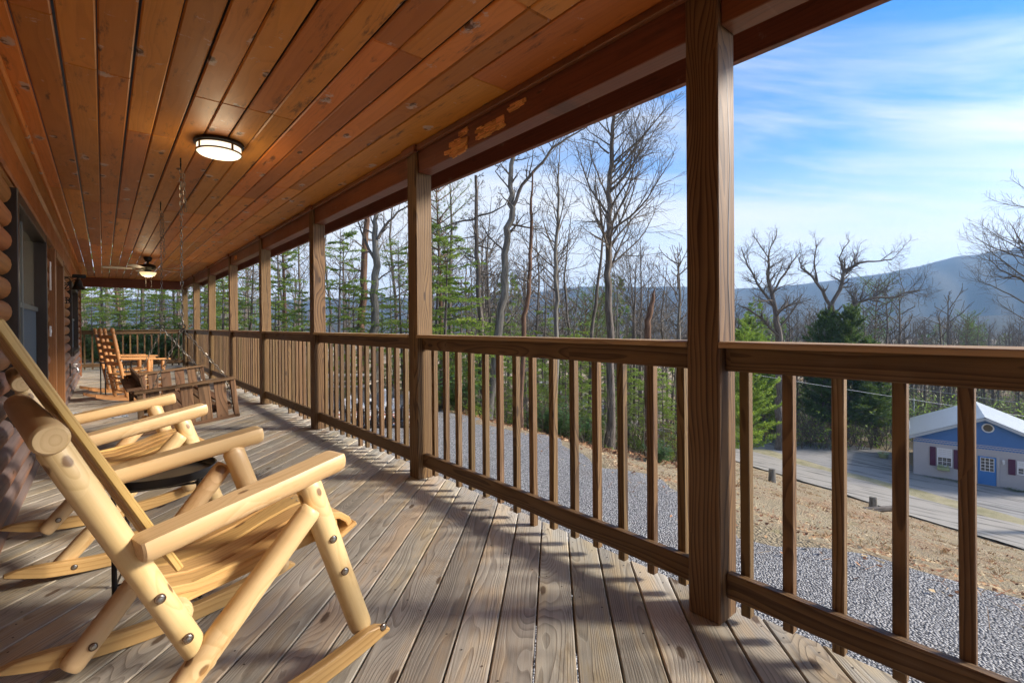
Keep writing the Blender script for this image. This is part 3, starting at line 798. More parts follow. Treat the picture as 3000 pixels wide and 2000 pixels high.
for y, y2 in ((4.86, YN), (6.70, YF)):
    hx = .505; zr = 1.20
    for nm, a, b in (('chain', (hx, y, ZC - .10), (hx, y + (y2 - y)*.5, zr)), ('chain', (hx, y2, zr), (.82, y2, .775)), ('chain', (hx, y2, zr), (.30, y2, .715)), ('chain', (.83, y2 + .03*(-1 if y2 == YF else 1), .745), (.885, y2 + .03*(-1 if y2 == YF else 1), .46)), ('chain', (hx + .02, y, ZC - .13), (hx + .03, y, ZC - (.44 if y < 5 else .62)))):
        mb = MB(); chain(mb, a, b); mb.build(nm, M['chain'], sw, 60, loc=-sw.location)
    mb = MB(); mb.tube([(hx, y, ZC + .005), (hx, y, ZC - .04)], .005, 8); ring(mb, (hx, y, ZC - .058), .018, .0042); mb.tube([(hx, y, ZC - .074), (hx, y, ZC - .1)], .004, 6)
    mb.build('ceiling_hook', M['iron'], sw, 60, loc=-sw.location)
    mb = MB(); ring(mb, (hx, y2, zr + .018), .022, .0045, (0, 1, 0)); ring(mb, (hx + .004, y2, zr - .014), .017, .0045, (.5, 1, 0)); mb.build('ring', M['iron'], sw, 60, loc=-sw.location)

# ---- ceiling lamp
lp = empty('ceiling_lamp', (.69, 4.27, ZC), 0, 'round flush ceiling lamp with bronze bands, lit warm white', 'ceiling lamp')
mb = MB(); mb.lathe([(.0, .0), (.165, .0), (.168, -.006), (.168, -.022), (.160, -.026), (0, -.026)][::-1], 48); mb.build('base', M['black'], lp, 40)
mb = MB(); mb.lathe([(.146, -.0262), (.148, -.05), (.147, -.082), (.135, -.094), (.08, -.099), (0, -.1)][::-1], 48); mb.build('diffuser', M['lamp'], lp, 60)
mb = MB()
for z0_, z1_ in ((-.036, -.027), (-.086, -.074)): mb.lathe([(.149, z0_), (.1545, z0_), (.1545, z1_), (.149, z1_)], 48, cap=False)
for k in range(4):
    a = R(25 + 90*k); mb.box((.149, -.008, -.076), (.154, .008, -.034), 2, .0, Matrix.Rotation(a, 4, 'Z'))
mb.build('band', M['brass'], lp, 40)

# ---- ceiling fan with its light
fn = empty('ceiling_fan', (.70, 12.15, ZC), 0, 'black ceiling fan with pale blades and a lit glass bowl', 'ceiling fan')
mb = MB(); mb.lathe([(.0, 0), (.07, 0), (.072, -.03), (.05, -.085), (.018, -.1), (.018, -.13), (.075, -.14), (.13, -.165), (.135, -.21), (.09, -.245), (.06, -.26), (.06, -.30), (0, -.30)][::-1], 32); mb.build('motor', M['black'], fn, 45)
for k in range(5):
    a = R(172 + 72*k); Mx = Matrix.Rotation(a, 4, 'Z') @ Matrix.Translation((0, 0, -.235)) @ Matrix.Rotation(R(12), 4, 'X')
    mb = MB(); poly = [(.2, -.05), (.62, -.068), (.70, -.05), (.72, 0), (.70, .05), (.62, .068), (.2, .05)]
    vs = [Mx @ Vector((x, y, z)) for z in (-.004, .004) for x, y in poly]; m = len(poly)
    mb.add(vs, [tuple(range(m))[::-1], tuple(range(m, 2*m))] + [(i, (i + 1) % m, (i + 1) % m + m, i + m) for i in range(m)], [(x, y, .1) for z in (0, 1) for x, y in poly]); b = mb.build('blade', M['blade'] if 'blade' in M else M['railcap'], fn)
    mb = MB(); mb.beam(Mx @ Vector((.08, 0, -.008)), Mx @ Vector((.25, 0, -.008)), .04, .006); mb.build('bracket', M['black'], b)
mb = MB(); mb.lathe([(.0, -.40), (.06, -.392), (.11, -.365), (.135, -.325), (.138, -.305), (0, -.302)], 32); mb.build('light_bowl', M['fanlamp'], fn, 60)
mb = MB()
for dx in (-.04, .05): mb.tube([(dx, -.05, -.30), (dx, -.05, -.58)], .0018, 5); mb.lathe([(0, -.60), (.005, -.595), (.005, -.585), (0, -.58)], 8, Matrix.Translation((dx, -.05, 0)))
mb.build('pull_chain', M['chain'], fn)

# ---- things on the wall
bl = empty('dinner_bell', (-.425, 9.15, 1.86), 0, 'black iron dinner bell on a scrolled wall bracket beside the door', 'bell')
mb = MB(); mb.box((.0, -.012, -.16), (.008, .012, .12), 2, .002); mb.tube([(.004, 0, .06), (.24, 0, .06)], .007, 8); ring(mb, (.045, 0, .01), .038, .006, (0, 1, 0)); ring(mb, (.045, 0, -.075), .03, .006, (0, 1, 0)); mb.tube([(.01, 0, -.12), (.09, 0, .0), (.17, 0, .055)], .006, 6)
mb.box((.1, -.01, .062), (.25, .01, .105), 0, .006); mb.build('bracket', M['iron'], bl, 40)
mb = MB(); mb.lathe([(.0, .055), (.02, .05), (.034, .03), (.042, .0), (.05, -.045), (.065, -.075), (.09, -.095), (.088, -.1), (.06, -.08), (0, -.02)], 28, Matrix.Translation((.165, 0, -.01))); mb.build('bell_cup', M['iron'], bl, 60)
mb = MB(); mb.tube([(.165, 0, -.02), (.165, 0, -.12)], .004, 6); mb.lathe([(0, -.135), (.012, -.128), (.012, -.118), (0, -.11)], 10, Matrix.Translation((.165, 0, 0))); mb.build('clapper', M['iron'], bl, 40)
mb = MB(); ring(mb, (0, 0, 0), .042, .006, (0, 1, 0), 24)
mb.tube([(-.04, 0, 0), (.04, 0, 0)], .006, 6); mb.tube([(0, 0, -.04), (0, 0, .04)], .006, 6)
o = mb.build('wall_ornament', M['iron'], None, 60, loc=(-.385, 9.2, 1.60)); tag(o, 'small black iron ring with a cross, on the log wall below the bell', 'ornament')
mb = MB(); mb.box((-.003, -.02, -.15), (.012, .02, .15), 2, .004)
o = mb.build('thermometer', M['white'], None, None, loc=(-.423, 7.02, 1.76))
tag(o, 'narrow white thermometer on the logs left of the door', 'thermometer')
m2 = MB(); m2.box((.0122, -.002, -.11), (.0135, .002, .1), 2); [m2.box((.0122, -.012, -.1 + k*.02), (.0132, -.005, -.098 + k*.02), 1) for k in range(11)]; m2.build('scale', M['black'], o)
mb = MB(); mb.box((-.003, -.025, -.055), (.010, .025, .055), 2, .003); o = mb.build('switch_plate', M['white'], None, None, loc=(-.428, 7.06, 1.18))
tag(o, 'small cream switch plate on the logs beside the door frame', 'switch plate')
m2 = MB(); m2.box((.0102, -.008, -.016), (.015, .008, .016), 2, .002); m2.build('button', M['white'], o)
fc = empty('hose_tap', (-.43, 11.05, .52), 0, 'garden tap with a pale handle on the log wall below the far window', 'tap')
mb = MB(); mb.tube([(-.01, 0, .02), (.07, 0, .02), (.09, 0, .005), (.1, 0, -.05)], .014, 10); mb.lathe([(.02, -.06), (.02, -.035), (.013, -.03)], 12, Matrix.Translation((.1, 0, 0))); mb.build('spout', M['steel'], fc, 50)
mb = MB(); mb.tube([(.06, 0, .03), (.06, 0, .07)], .006, 8); mb.lathe([(.0, .07), (.034, .07), (.036, .078), (.03, .086), (0, .086)], 14, Matrix.Translation((.06, 0, 0))); mb.build('handle', M['white'], fc, 50)
mb = MB(); mb.box((-.005, -.03, -.12), (.01, .03, .1), 2, .003); mb.build('plate', M['winframe'], fc)

# ---- door mat
def matmat():
    t = NT('blue and white woven mat'); co = t.node('TexCoord').outputs['Object']
    v = t.node('TexVoronoi', {'Vector': co, 'Scale': 26.0}); c = t.ramp(v.outputs['Distance'], [(0, (.05, .1, .16)), (.35, (.09, .16, .24)), (.42, (.55, .58, .6)), (1, (.6, .62, .62))])
    t.bsdf(c, .9, bump=t.noise(co, 300, 2), bstr=.5); return t.mat
M['mat'] = matmat()
mb = MB(); mb.box((-.33, -.45, .0006), (.33, .45, .009), 0, .003); o = mb.build('doormat', M['mat'], None, None, loc=(-.09, 8.86, 0)); o.rotation_euler.z = R(2)
tag(o, 'flat blue and white patterned doormat on the deck by the door', 'doormat')
# ================================================================== terrain
def lerp_tab(tab, y):
    if y <= tab[0][0]: return tab[0][1]
    for (a, va), (b, vb) in zip(tab, tab[1:]):
        if y <= b: return va + (vb - va)*(y - a)/(b - a)
    return tab[-1][1]
EDGE = [(-12, 6.4), (-3, 6.1), (1.2, 6.0), (2.5, 5.95), (3.9, 6.4), (7.2, 7.3), (11.6, 7.35), (14, 8.2), (18, 8.6), (24, 8.2), (40, 7)]
ROADN = [(-40, 33.0), (2, 34.7), (7.2, 36.1), (10.7, 37.3), (13, 37.9), (18.6, 39.6), (30, 43.5), (45, 50), (80, 72)]   # near edge of the road
def sm(a, b, x):
    t = min(1, max(0, (x - a)/(b - a))); return t*t*(3 - 2*t)
def H(x, y):
    e = lerp_tab(EDGE, y); rn_ = lerp_tab(ROADN, y)
    lot = -1.2 + 1.03*sm(14.0, 19.0, y)*sm(7.5, 2.5, x)
    s = x - e
    if s <= 0: z = lot
    elif x < rn_:
        t = s/(rn_ - e); z = lot + (-10.2 - lot)*(t*.93 + .07*t*t) - .25*sm(0, 3, s)*(1 - t) + .10*math.sin(x*.9 + y*.5)*sm(0, 4, s)*(1 - t)
    else:
        q = x - rn_
        z = -10.2 - .02*min(q, 16) + .35*sm(17, 30, q)*math.sin(x*.11 + y*.07) - 2.6*sm(18, 60, q)
        if q > 60: z += 3.0*math.sin((x*.011 + y*.017))*sm(60, 160, q) - (q - 60)*.012*sm(60, 200, q)
    if y > 30 and x < rn_: z += -1.2*sm(30, 80, y)
    return z
def Hn(x, y):
    e = lerp_tab(EDGE, y); s = x - e
    return H(x, y) + (.035*math.sin(x*2.1 + 1.3*math.sin(y*1.7)) + .02*math.sin(y*3.3 + x*1.1))*sm(.3, 3, s)*sm(lerp_tab(ROADN, y) - 1, lerp_tab(ROADN, y) - 5, x)
def grid_mesh(name, xs, ys, zf, mat, keep=None, kind='structure', dz=0.0):
    xs = list(xs); ys = list(ys); nx, ny = len(xs), len(ys)
    vs = [(x, y, zf(x, y) + dz) for y in ys for x in xs]
    fs = []
    for j in range(ny - 1):
        for i in range(nx - 1):
            if keep and not keep((xs[i] + xs[i + 1])/2, (ys[j] + ys[j + 1])/2): continue
            a = j*nx + i; fs.append((a, a + 1, a + nx + 1, a + nx))
    me = bpy.data.meshes.new(name); me.from_pydata(vs, [], fs); me.materials.append(mat); me.shade_smooth(); me.update()
    o = bpy.data.objects.new(name, me); C.objects.link(o); return tag(o, kind=kind)
def strip_mesh(name, line, mat, dz, across=7):
    """sheet between two edges given as [(xa, xb, y)...], draped on the ground"""
    vs = []; fs = []
    for xa, xb, y in line:
        for i in range(across + 1):
            x = xa + (xb - xa)*i/across; vs.append((x, y, Hn(x, y) + dz))
    m = across + 1
    for j in range(len(line) - 1):
        for i in range(across):
            a = j*m + i; fs.append((a, a + 1, a + m + 1, a + m))
    me = bpy.data.meshes.new(name); me.from_pydata(vs, [], fs); me.materials.append(mat); me.shade_smooth(); me.update()
    o = bpy.data.objects.new(name, me); C.objects.link(o); return tag(o, kind='structure')
def earth():
    t = NT('leaf littered slope'); p = t.node('NewGeometry').outputs['Position']
    n1 = t.noise(p, .35, 5, .6); n2 = t.noise(p, 3.0, 5, .65); n3 = t.noise(p, 34, 4, .7)
    vo = t.node('TexVoronoi', {'Vector': p, 'Scale': 30.0, 'Randomness': 1.0})
    lc = t.ramp(t.node('SeparateColor', {0: vo.outputs['Color']}).outputs[0], [(0, (.14, .075, .045)), (.3, (.27, .14, .085)), (.55, (.38, .22, .13)), (.75, (.48, .34, .2)), (1, (.56, .45, .3))])
    straw = t.mix(n3, (.27, .215, .135), (.50, .42, .29))
    f = t.node('MapRange', {'Value': t.math('ADD', n1, t.math('MULTIPLY', n2, .6)), 'From Min': .55, 'From Max': .85}, interpolation_type='SMOOTHSTEP').outputs[0]
    c = t.mix(f, lc, straw)
    moss = t.node('MapRange', {'Value': t.math('MULTIPLY', t.noise(p, .8, 4), t.noise(p, 5, 3)), 'From Min': .33, 'From Max': .42}).outputs[0]
    c = t.mix(t.math('MULTIPLY', moss, .6), c, (.19, .2, .05))
    c = t.mix(t.math('MULTIPLY', t.math('SUBTRACT', n2, .3), .7), c, (.06, .04, .025))
    t.bsdf(c, .95, 0, .1, bump=t.math('ADD', n3, vo.outputs['Distance']), bstr=.9, bdist=.05); return t.mat
def gravel():
    t = NT('grey crushed gravel'); p = t.node('NewGeometry').outputs['Position']
    v1 = t.node('TexVoronoi', {'Vector': p, 'Scale': 52.0, 'Randomness': 1.0}); v2 = t.node('TexVoronoi', {'Vector': p, 'Scale': 80.0, 'Randomness': 1.0})
    g = t.node('SeparateColor', {0: v1.outputs['Color']}).outputs[0]
    c = t.ramp(g, [(0, (.14, .137, .135)), (.4, (.29, .285, .28)), (.75, (.43, .42, .41)), (1, (.60, .59, .57))])
    c = t.mix(t.math('MULTIPLY', t.node('SeparateColor', {0: v2.outputs['Color']}).outputs[1], .45), c, (.40, .4, .43))
    gap = t.node('MapRange', {'Value': v1.outputs['Distance'], 'From Min': .42, 'From Max': .75}).outputs[0]
    c = t.mix(gap, c, (.10, .10, .105))
    c = t.mix(t.math('MULTIPLY', t.node('MapRange', {'Value': t.noise(p, .7, 4), 'From Min': .55, 'From Max': .75}).outputs[0], .35), c, (.17, .13, .09))
    h = t.math('SUBTRACT', 1.0, v1.outputs['Distance'])
    t.bsdf(c, .85, 0, .25, bump=h, bstr=1.0, bdist=.03); return t.mat
def asphalt(name, a, b):
    t = NT(name); p = t.node('NewGeometry').outputs['Position']
    n = t.noise(p, 1.2, 6, .7); n2 = t.noise(p, 45, 3, .7); q = t.vmath('MULTIPLY', p, (2.2, .25, 1))
    tr_ = t.noise(q, 1.5, 3)
    c = t.mix(n, a, b); c = t.mix(t.math('MULTIPLY', n2, .5), c, tuple(x*1.5 for x in b)); c = t.mix(t.node('MapRange', {'Value': tr_, 'From Min': .5, 'From Max': .7}).outputs[0], c, tuple(x*.6 for x in a))
    t.bsdf(c, .9, 0, .2, bump=n2, bstr=.5, bdist=.01); return t.mat
def grassm():
    t = NT('dry roadside grass'); p = t.node('NewGeometry').outputs['Position']
    n = t.noise(p, 1.1, 5, .6); n3 = t.noise(p, 30, 3, .7)
    c = t.ramp(t.math('ADD', t.math('MULTIPLY', n, .75), t.math('MULTIPLY', n3, .35)), [(.3, (.17, .155, .07)), (.5, (.29, .265, .16)), (.7, (.40, .35, .23))])
    t.bsdf(c, .95, 0, .1, bump=n3, bstr=.8, bdist=.05); return t.mat
M['earth'] = earth(); M['gravel'] = gravel(); M['road'] = asphalt('worn pale asphalt', (.21, .195, .17), (.33, .305, .27)); M['verge'] = grassm()
M['padgravel'] = asphalt('compacted grey driveway', (.17, .165, .16), (.28, .27, .255))
def steps(a, b, s): return [a + (b - a)*i/max(1, round((b - a)/s)) for i in range(round((b - a)/s) + 1)]
xs = steps(-60, 0, 8) + steps(1, 24, .5) + steps(25, 60, 1) + steps(64, 160, 6) + steps(180, 900, 40) + steps(1000, 6500, 500)
ys = steps(-900, -60, 60) + steps(-50, -6, 4) + steps(-5, 34, .6) + steps(36, 90, 3) + steps(100, 300, 12) + steps(340, 1000, 60) + steps(1200, 6500, 500)
grid_mesh('ground', xs, ys, Hn, M['earth'])
random.seed(8)
line = []
y = -8.0
while y < 22:
    e = lerp_tab(EDGE, y) + .28*math.sin(y*1.9) + .18*math.sin(y*4.3 + 1) + random.uniform(-.07, .07)
    line.append((2.0 if y < 15 else 3.0 + (y - 15)*.5, e - .15, y)); y += .35
strip_mesh('gravel_lot', [q for q in line if q[1] - q[0] > .5], M['gravel'], .02, 14)
ry = steps(-30, 70, 1.0)
wob = lambda y, k: .22*math.sin(y*.55 + k) + .12*math.sin(y*1.7 + 2*k)
strip_mesh('road', [(lerp_tab(ROADN, y) + wob(y, 1), lerp_tab(ROADN, y) + 4.3 + wob(y, 2), y) for y in ry], M['road'], .12, 10)
strip_mesh('grass_verge', [(lerp_tab(ROADN, y) + 4.2, lerp_tab(ROADN, y) + 5.9 + wob(y, 4), y) for y in ry], M['verge'], .09, 6)
strip_mesh('driveway', [(lerp_tab(ROADN, y) + 5.7, lerp_tab(ROADN, y) + 13 + (3.5 if y > 9 else 0)*sm(9, 11, y) - 7*sm(13, 22, y), y) for y in steps(-12, 24, 1)], M['padgravel'], .05, 16)

# straw, leaves and twigs lying on the slope, one loose cover
def litter_mat():
    t = NT('dry leaves and straw'); r = t.attr('rn', 'Fac')
    c = t.ramp(r, [(0, (.1, .045, .025)), (.25, (.24, .11, .06)), (.5, (.38, .2, .1)), (.7, (.48, .34, .18)), (1, (.62, .5, .32))])
    t.bsdf(c, .9, 0, .15); return t.mat
M['litter'] = litter_mat()
random.seed(77); mb = MB()
for i in range(11000):
    y = random.uniform(-2, 16); s = abs(random.gauss(0, 1))*7 if random.random() < .8 else random.uniform(0, 26)
    x = lerp_tab(EDGE, y) + s - .5 + (random.gauss(0, .3))
    if s > 27: continue
    z = Hn(x, y) + random.uniform(.012, .05); a = random.uniform(0, 6.28); tl = random.gauss(0, .5)
    if random.random() < .55: L, w = random.uniform(.1, .32), random.uniform(.003, .008)
    else: L, w = random.uniform(.03, .065), random.uniform(.02, .04)
    d = Vector((math.cos(a), math.sin(a), tl*.5)).normalized()*L/2; p = Vector((-math.sin(a), math.cos(a), random.gauss(0, .4))).normalized()*w/2
    c = Vector((x, y, z)); mb.add([c - d - p, c + d*.6 - p, c + d, c + d*.5 + p, c - d*.7 + p], [(0, 1, 2, 3, 4)], None, random.random())
o = mb.build('leaf_litter', M['litter']); tag(o, kind='stuff')

random.seed(78); mb = MB()
for i in range(3200):
    y = random.uniform(-2, 18); x = lerp_tab(EDGE, y) + random.uniform(.2, 1)**1.5*27
    if x > lerp_tab(ROADN, y) - .2: continue
    if math.sin(x*1.1 + 2*math.sin(y*.9)) + math.sin(y*1.7 + x*.4) < -.2: continue
    z = Hn(x, y) - .01; rs = random.random()
    for k in range(6):
        a = random.uniform(0, 6.28); L = random.uniform(.03, .12); q = Vector((x + random.gauss(0, .03), y + random.gauss(0, .03), z)); d = Vector((math.cos(a)*random.uniform(.2, .9), math.sin(a)*random.uniform(.2, .9), 1)).normalized()*L; b = Vector((-math.sin(a), math.cos(a), 0))*.004
        mb.add([q - b, q + b, q + d*.6 + b*.7, q + d + Vector((math.cos(a), math.sin(a), 0))*L*.3, q + d*.6 - b*.7], [(0, 1, 2, 3, 4)], None, .45 + rs*.55)
o = mb.build('dry_grass', M['litter']); tag(o, kind='stuff')

# ================================================================== mountains
def mountmat(name, a, b):
    t = NT(name); p = t.node('NewGeometry').outputs['Position']
    n = t.noise(p, .006, 6, .65); n2 = t.noise(p, .05, 4, .7)
    c = t.mix(n, a, b); c = t.mix(t.math('MULTIPLY', n2, .5), c, tuple(x*.5 for x in a))
    t.bsdf(c, .95, 0, .05); return t.mat
M['mount'] = mountmat('wooded mountain', (.045, .05, .035), (.10, .085, .07))
def ridge(name, D, prof, base, depth, seed, dz=.5):
    """a ridge whose skyline rises over bearings as given [(u, v)...] at distance D; a real slope in front and behind"""
    rr = random.Random(seed); cols = 160; rows = 26
    us = [prof[0][0] + (prof[-1][0] - prof[0][0])*i/cols for i in range(cols + 1)]
    ph = [rr.uniform(0, 6.28) for _ in range(8)]
    vs = []; fs = []
    for i, u in enumerate(us):
        q = ray(u, 956); b = Vector((q[0], q[1], 0)).normalized()
        h = HC + ray(u, lerp_tab(prof, u))[2]/Vector((q[0], q[1], 0)).length*D
        h += D*.0006*sum(math.sin(u*.02*k + ph[k % 8])/k for k in range(1, 8))
        for j in range(rows + 1):
            t = j/rows
            if t < .6: s = t/.6; dist = D - depth*(1 - s); z = base + (h - base)*(s**.8)
            else: s = (t - .6)/.4; dist = D + depth*s; z = h + (base - h)*s
            spur = math.sin(u*.013 + ph[0] + 2*math.sin(dist*.004))*math.sin(u*.031 + dist*.002 + ph[1])
            z += (h - base)*.06*spur*math.sin(PI*min(1, t/.6))
            vs.append((b.x*dist, b.y*dist, z))
    for i in range(cols):
        for j in range(rows):
            a = i*(rows + 1) + j; fs.append((a, a + 1, a + rows + 2, a + rows + 1))
    me = bpy.data.meshes.new(name); me.from_pydata(vs, [], fs); me.materials.append(M['mount']); me.shade_smooth(); me.update()
    o = bpy.data.objects.new(name, me); C.objects.link(o); tag(o, kind='structure')
ridge('mountains', 2000, [(-200, 900), (300, 872), (700, 880), (1100, 868), (1300, 872), (1450, 862), (1600, 850), (1700, 838), (1850, 836), (2000, 838), (2150, 842), (2300, 836), (2420, 822), (2520, 806), (2600, 797), (2700, 775), (2800, 748), (2900, 737), (2960, 729), (3000, 710), (3200, 668), (3600, 650)], -40, 1000, 1)
ridge('hills', 900, [(-200, 945), (900, 942), (1500, 930), (2000, 925), (2400, 922), (2800, 925), (3200, 915), (3600, 930)], -40, 400, 2)

# ================================================================== blue house down by the road
def siding(name, col):
    t = NT(name); gc = t.attr('gc'); sx = t.node('SeparateXYZ', {0: gc})
    n = t.noise(gc, 3, 4); c = t.mix(n, tuple(x*.86 for x in col), col)
    t.bsdf(c, .55, 0, .4, bump=t.noise(t.vmath('MULTIPLY', gc, (3, 40, 1)), 5, 3), bstr=.1); return t.mat
M['siding'] = siding('grey lap siding', (.42, .41, .43)); M['shingle'] = siding('blue scalloped shingles', (.06, .17, .42)); M['plum'] = siding('plum shutters', (.085, .018, .06))
M['hwhite'] = siding('white house trim', (.75, .76, .78)); M['bluedoor'] = siding('blue door paint', (.05, .2, .52)); M['greyfascia'] = siding('grey eave board', (.42, .46, .50)); M['planter'] = siding('pale green planter', (.36, .42, .22)); M['stepwood'] = siding('pale yellow step', (.5, .42, .22))
def roofm():
    t = NT('pale standing seam metal roof'); co = t.attr('gc'); x = t.node('SeparateXYZ', {0: co}).outputs[0]
    f = t.math('FRACT', t.math('MULTIPLY', x, 4.4)); rb = t.ramp(f, [(0, 0), (.06, 1), (.14, 1), (.2, 0)])
    c = t.mix(rb, (.42, .45, .47), (.24, .27, .3)); c = t.mix(t.math('MULTIPLY', t.noise(co, .8, 4), .3), c, (.5, .52, .52))
    t.bsdf(c, .35, .15, .5, bump=rb, bstr=.8, bdist=.03); return t.mat
M['metalroof'] = roofm()
hs = empty('blue_house', (47.286, 8.519, -10.5), math.atan2(-4.428, .729), 'grey sided house with a blue scalloped gable, white metal roof and blue door', 'house')
# local frame: x along the front to the right, y away from us (into the house), z up from the wall base
HWID, PEAK, EAVE, LEN = 7.84, 4.72, 2.95, 8.5
MX = Matrix.Scale(1, 4)
mb = MB(); n = 22
def front_top(x): return EAVE + (PEAK - EAVE)*(1 - abs(x - HWID/2)/(HWID/2))
for k in range(n):                          # lap boards of the front and sides, each leaning out at its foot
    z0_, z1_ = k*.135, (k + 1)*.135
    if z0_ > EAVE: break
    for a, b in ((Vector((0, 0, 0)), Vector((HWID, 0, 0))), (Vector((0, LEN, 0)), Vector((0, 0, 0))), (Vector((HWID, 0, 0)), Vector((HWID, LEN, 0)))):
        d = (b - a).normalized(); nr = Vector((d.y, -d.x, 0)); L = (b - a).length
        mb.add([a + nr*.03 + Vector((0, 0, z0_)), b + nr*.03 + Vector((0, 0, z0_)), b + nr*.006 + Vector((0, 0, z1_)), a + nr*.006 + Vector((0, 0, z1_)), a + Vector((0, 0, z0_)), b + Vector((0, 0, z0_))], [(0, 1, 2, 3), (0, 4, 5, 1)], [(0, z0_, k), (L, z0_, k), (L, z1_, k), (0, z1_, k), (0, z0_, k), (L, z0_, k)])
mb.box((0, .002, -.6), (HWID, LEN, 2.95), 0)
mb.build('wall', M['siding'], hs)
mb = MB()
mb.add([(0, -.004, 2.62), (HWID, -.004, 2.62), (HWID, -.004, EAVE), (HWID/2, -.004, PEAK), (0, -.004, EAVE)], [(0, 1, 2, 3, 4)])
random.seed(2)
row = 0; z = 2.60
while z < PEAK - .1:                        # rows of scalloped shingles
    wS = .17; x = -.0 + (wS/2 if row % 2 else 0); 
    while x < HWID:
        if z + .2 < front_top(x) and z + .2 < front_top(x + wS):
            pts = [(x + wS*(.5 - .5*math.cos(PI*i/6)), -.034, z + .06*(1 - math.sin(PI*i/6))) for i in range(7)] + [(x + wS, -.012, z + .2), (x, -.012, z + .2)]
            mb.add(pts, [tuple(range(9))], [(p[0], p[2], 0) for p in pts])
        x += wS
    z += .155; row += 1
mb.build('gable', M['shingle'], hs)
mb = MB(); ov = .35                          # roof planes with gc along the ridge direction
for sx in (-1, 1):
    xe = HWID/2 + sx*(HWID/2 + ov); ze = EAVE - (PEAK - EAVE)/(HWID/2)*ov + .16
    for dz, flip in ((0, 0), (.05, 1)):
        q = [(HWID/2, -ov, PEAK + .16 + dz), (xe, -ov, ze + dz), (xe, LEN + ov, ze + dz), (HWID/2, LEN + ov, PEAK + .16 + dz)]
        mb.add(q, [(0, 1, 2, 3) if (flip == 0) == (sx > 0) else (3, 2, 1, 0)], [(p[1], p[0], 0) for p in q])
rf = mb.build('roof', M['metalroof'], hs)
mb = MB()
for sx in (-1, 1):
    xe = HWID/2 + sx*(HWID/2 + ov); ze = EAVE - (PEAK - EAVE)/(HWID/2)*ov + .08
    mb.beam((HWID/2 + sx*.0, -ov - .012, PEAK + .08), (xe, -ov - .012, ze), .03, .2, (0, 0, 1)); mb.beam((HWID/2, -ov + .10, PEAK + .06), (xe, -ov + .10, ze - .02), .2, .02, (0, 0, 1))
    mb.beam((xe, -ov, ze + .02), (xe, LEN + ov, ze + .02), .03, .16, (0, 0, 1))
mb.build('eave_board', M['greyfascia'], hs)
mb = MB(); ring(mb, (4.08, -.05, 4.13), .29, .045, (0, 1, 0), 28); w = mb.build('round_window', M['hwhite'], hs, 60)
mb = MB(); mb.lathe([(0, 0), (.27, 0), (.27, .02), (0, .02)], 28, Matrix.Translation((4.08, -.03, 4.13)) @ Matrix.Rotation(PI/2, 4, 'X')); mb.build('pane', M['darkglass'], w)
def hwin(x0, x1, z0_, z1_):
    mb = MB(); f = .06
    mb.box((x0, -.07, z0_), (x0 + f, -.0, z1_), 2, .006); mb.box((x1 - f, -.07, z0_), (x1, .0, z1_), 2, .006); mb.box((x0 + f, -.07, z1_ - f), (x1 - f, .0, z1_), 0, .006); mb.box((x0 + f, -.08, z0_), (x1 - f, .0, z0_ + f), 0, .006)
    zm = (z0_ + z1_)/2; mb.box((x0 + f, -.06, zm - .025), (x1 - f, -.01, zm + .025), 0)
    for i in (1, 2): xx = x0 + f + (x1 - x0 - 2*f)*i/3; mb.box((xx - .012, -.05, z0_ + f), (xx + .012, -.028, z1_ - f), 2)
    for zz in ((z0_ + zm)/2, (z1_ + zm)/2): mb.box((x0 + f, -.05, zz - .012), (x1 - f, -.029, zz + .012), 0)
    o = mb.build('window', M['hwhite'], hs)
    mb = MB(); mb.box((x0 + f, -.026, z0_ + f), (x1 - f, -.012, zm), 0); mb.build('pane', M['darkglass'], o)
    mb = MB(); mb.box((x0 + f, -.026, zm), (x1 - f, -.012, z1_ - f), 0); mb.build('blind', M['hwhite'], o)
def shutter(x0, x1, z0_, z1_):
    mb = MB(); mb.box((x0, -.075, z0_), (x1, -.03, z1_), 2, .006)
    for k in range(16): zz = z0_ + .08 + (z1_ - z0_ - .16)*k/15; mb.box((x0 + .05, -.083, zz - .015), (x1 - .05, -.075, zz + .015), 0)
    mb.build('shutter', M['plum'], hs)
hwin(1.36, 2.2, 1.0, 2.32); shutter(.95, 1.29, .95, 2.36); shutter(2.28, 2.63, .9, 2.32)
hwin(5.52, 6.4, 1.12, 2.06); shutter(5.08, 5.44, 1.05, 2.12); shutter(6.5, 6.86, 1.05, 2.12)
mb = MB(); mb.box((3.55, -.06, .06), (4.50, -.035, 2.1), 2, .004)
mb.beam((3.7, -.066, .3), (4.36, -.066, .85), .03, .012, (0, 1, 0)); mb.beam((3.7, -.066, .85), (4.36, -.066, .3), .03, .012, (0, 1, 0))
d = mb.build('door', M['bluedoor'], hs)
mb = MB(); mb.box((3.70, -.075, 1.08), (4.38, -.061, 2.0), 0); d2 = mb.build('pane', M['darkglass'], d)
mb = MB()
for i in range(4): xx = 3.70 + .68*i/3; mb.box((xx - .018, -.09, 1.06), (xx + .018, -.0755, 2.02), 2)
for i in range(5): zz = 1.08 + .92*i/4; mb.box((3.69, -.0885, zz - .015), (4.39, -.0758, zz + .015), 0)
mb.build('muntins', M['hwhite'], d)
mb = MB(); mb.box((3.38, -.09, 0), (3.54, -.03, 2.2), 2); mb.box((4.51, -.09, 0), (4.67, -.03, 2.2), 2); mb.box((3.541, -.09, 2.11), (4.509, -.03, 2.2), 0); mb.build('door_frame', M['siding'], hs)
mb = MB(); mb.box((4.80, -.05, 1.72), (4.9, -.03, 2.0), 2); mb.lathe([(0, 1.70), (.05, 1.72), (.065, 1.86), (.03, 1.9), (.1, 1.93), (.03, 2.0), (0, 2.03)], 8, Matrix.Translation((4.85, -.13, 0))); mb.build('porch_light', M['hwhite'], hs)
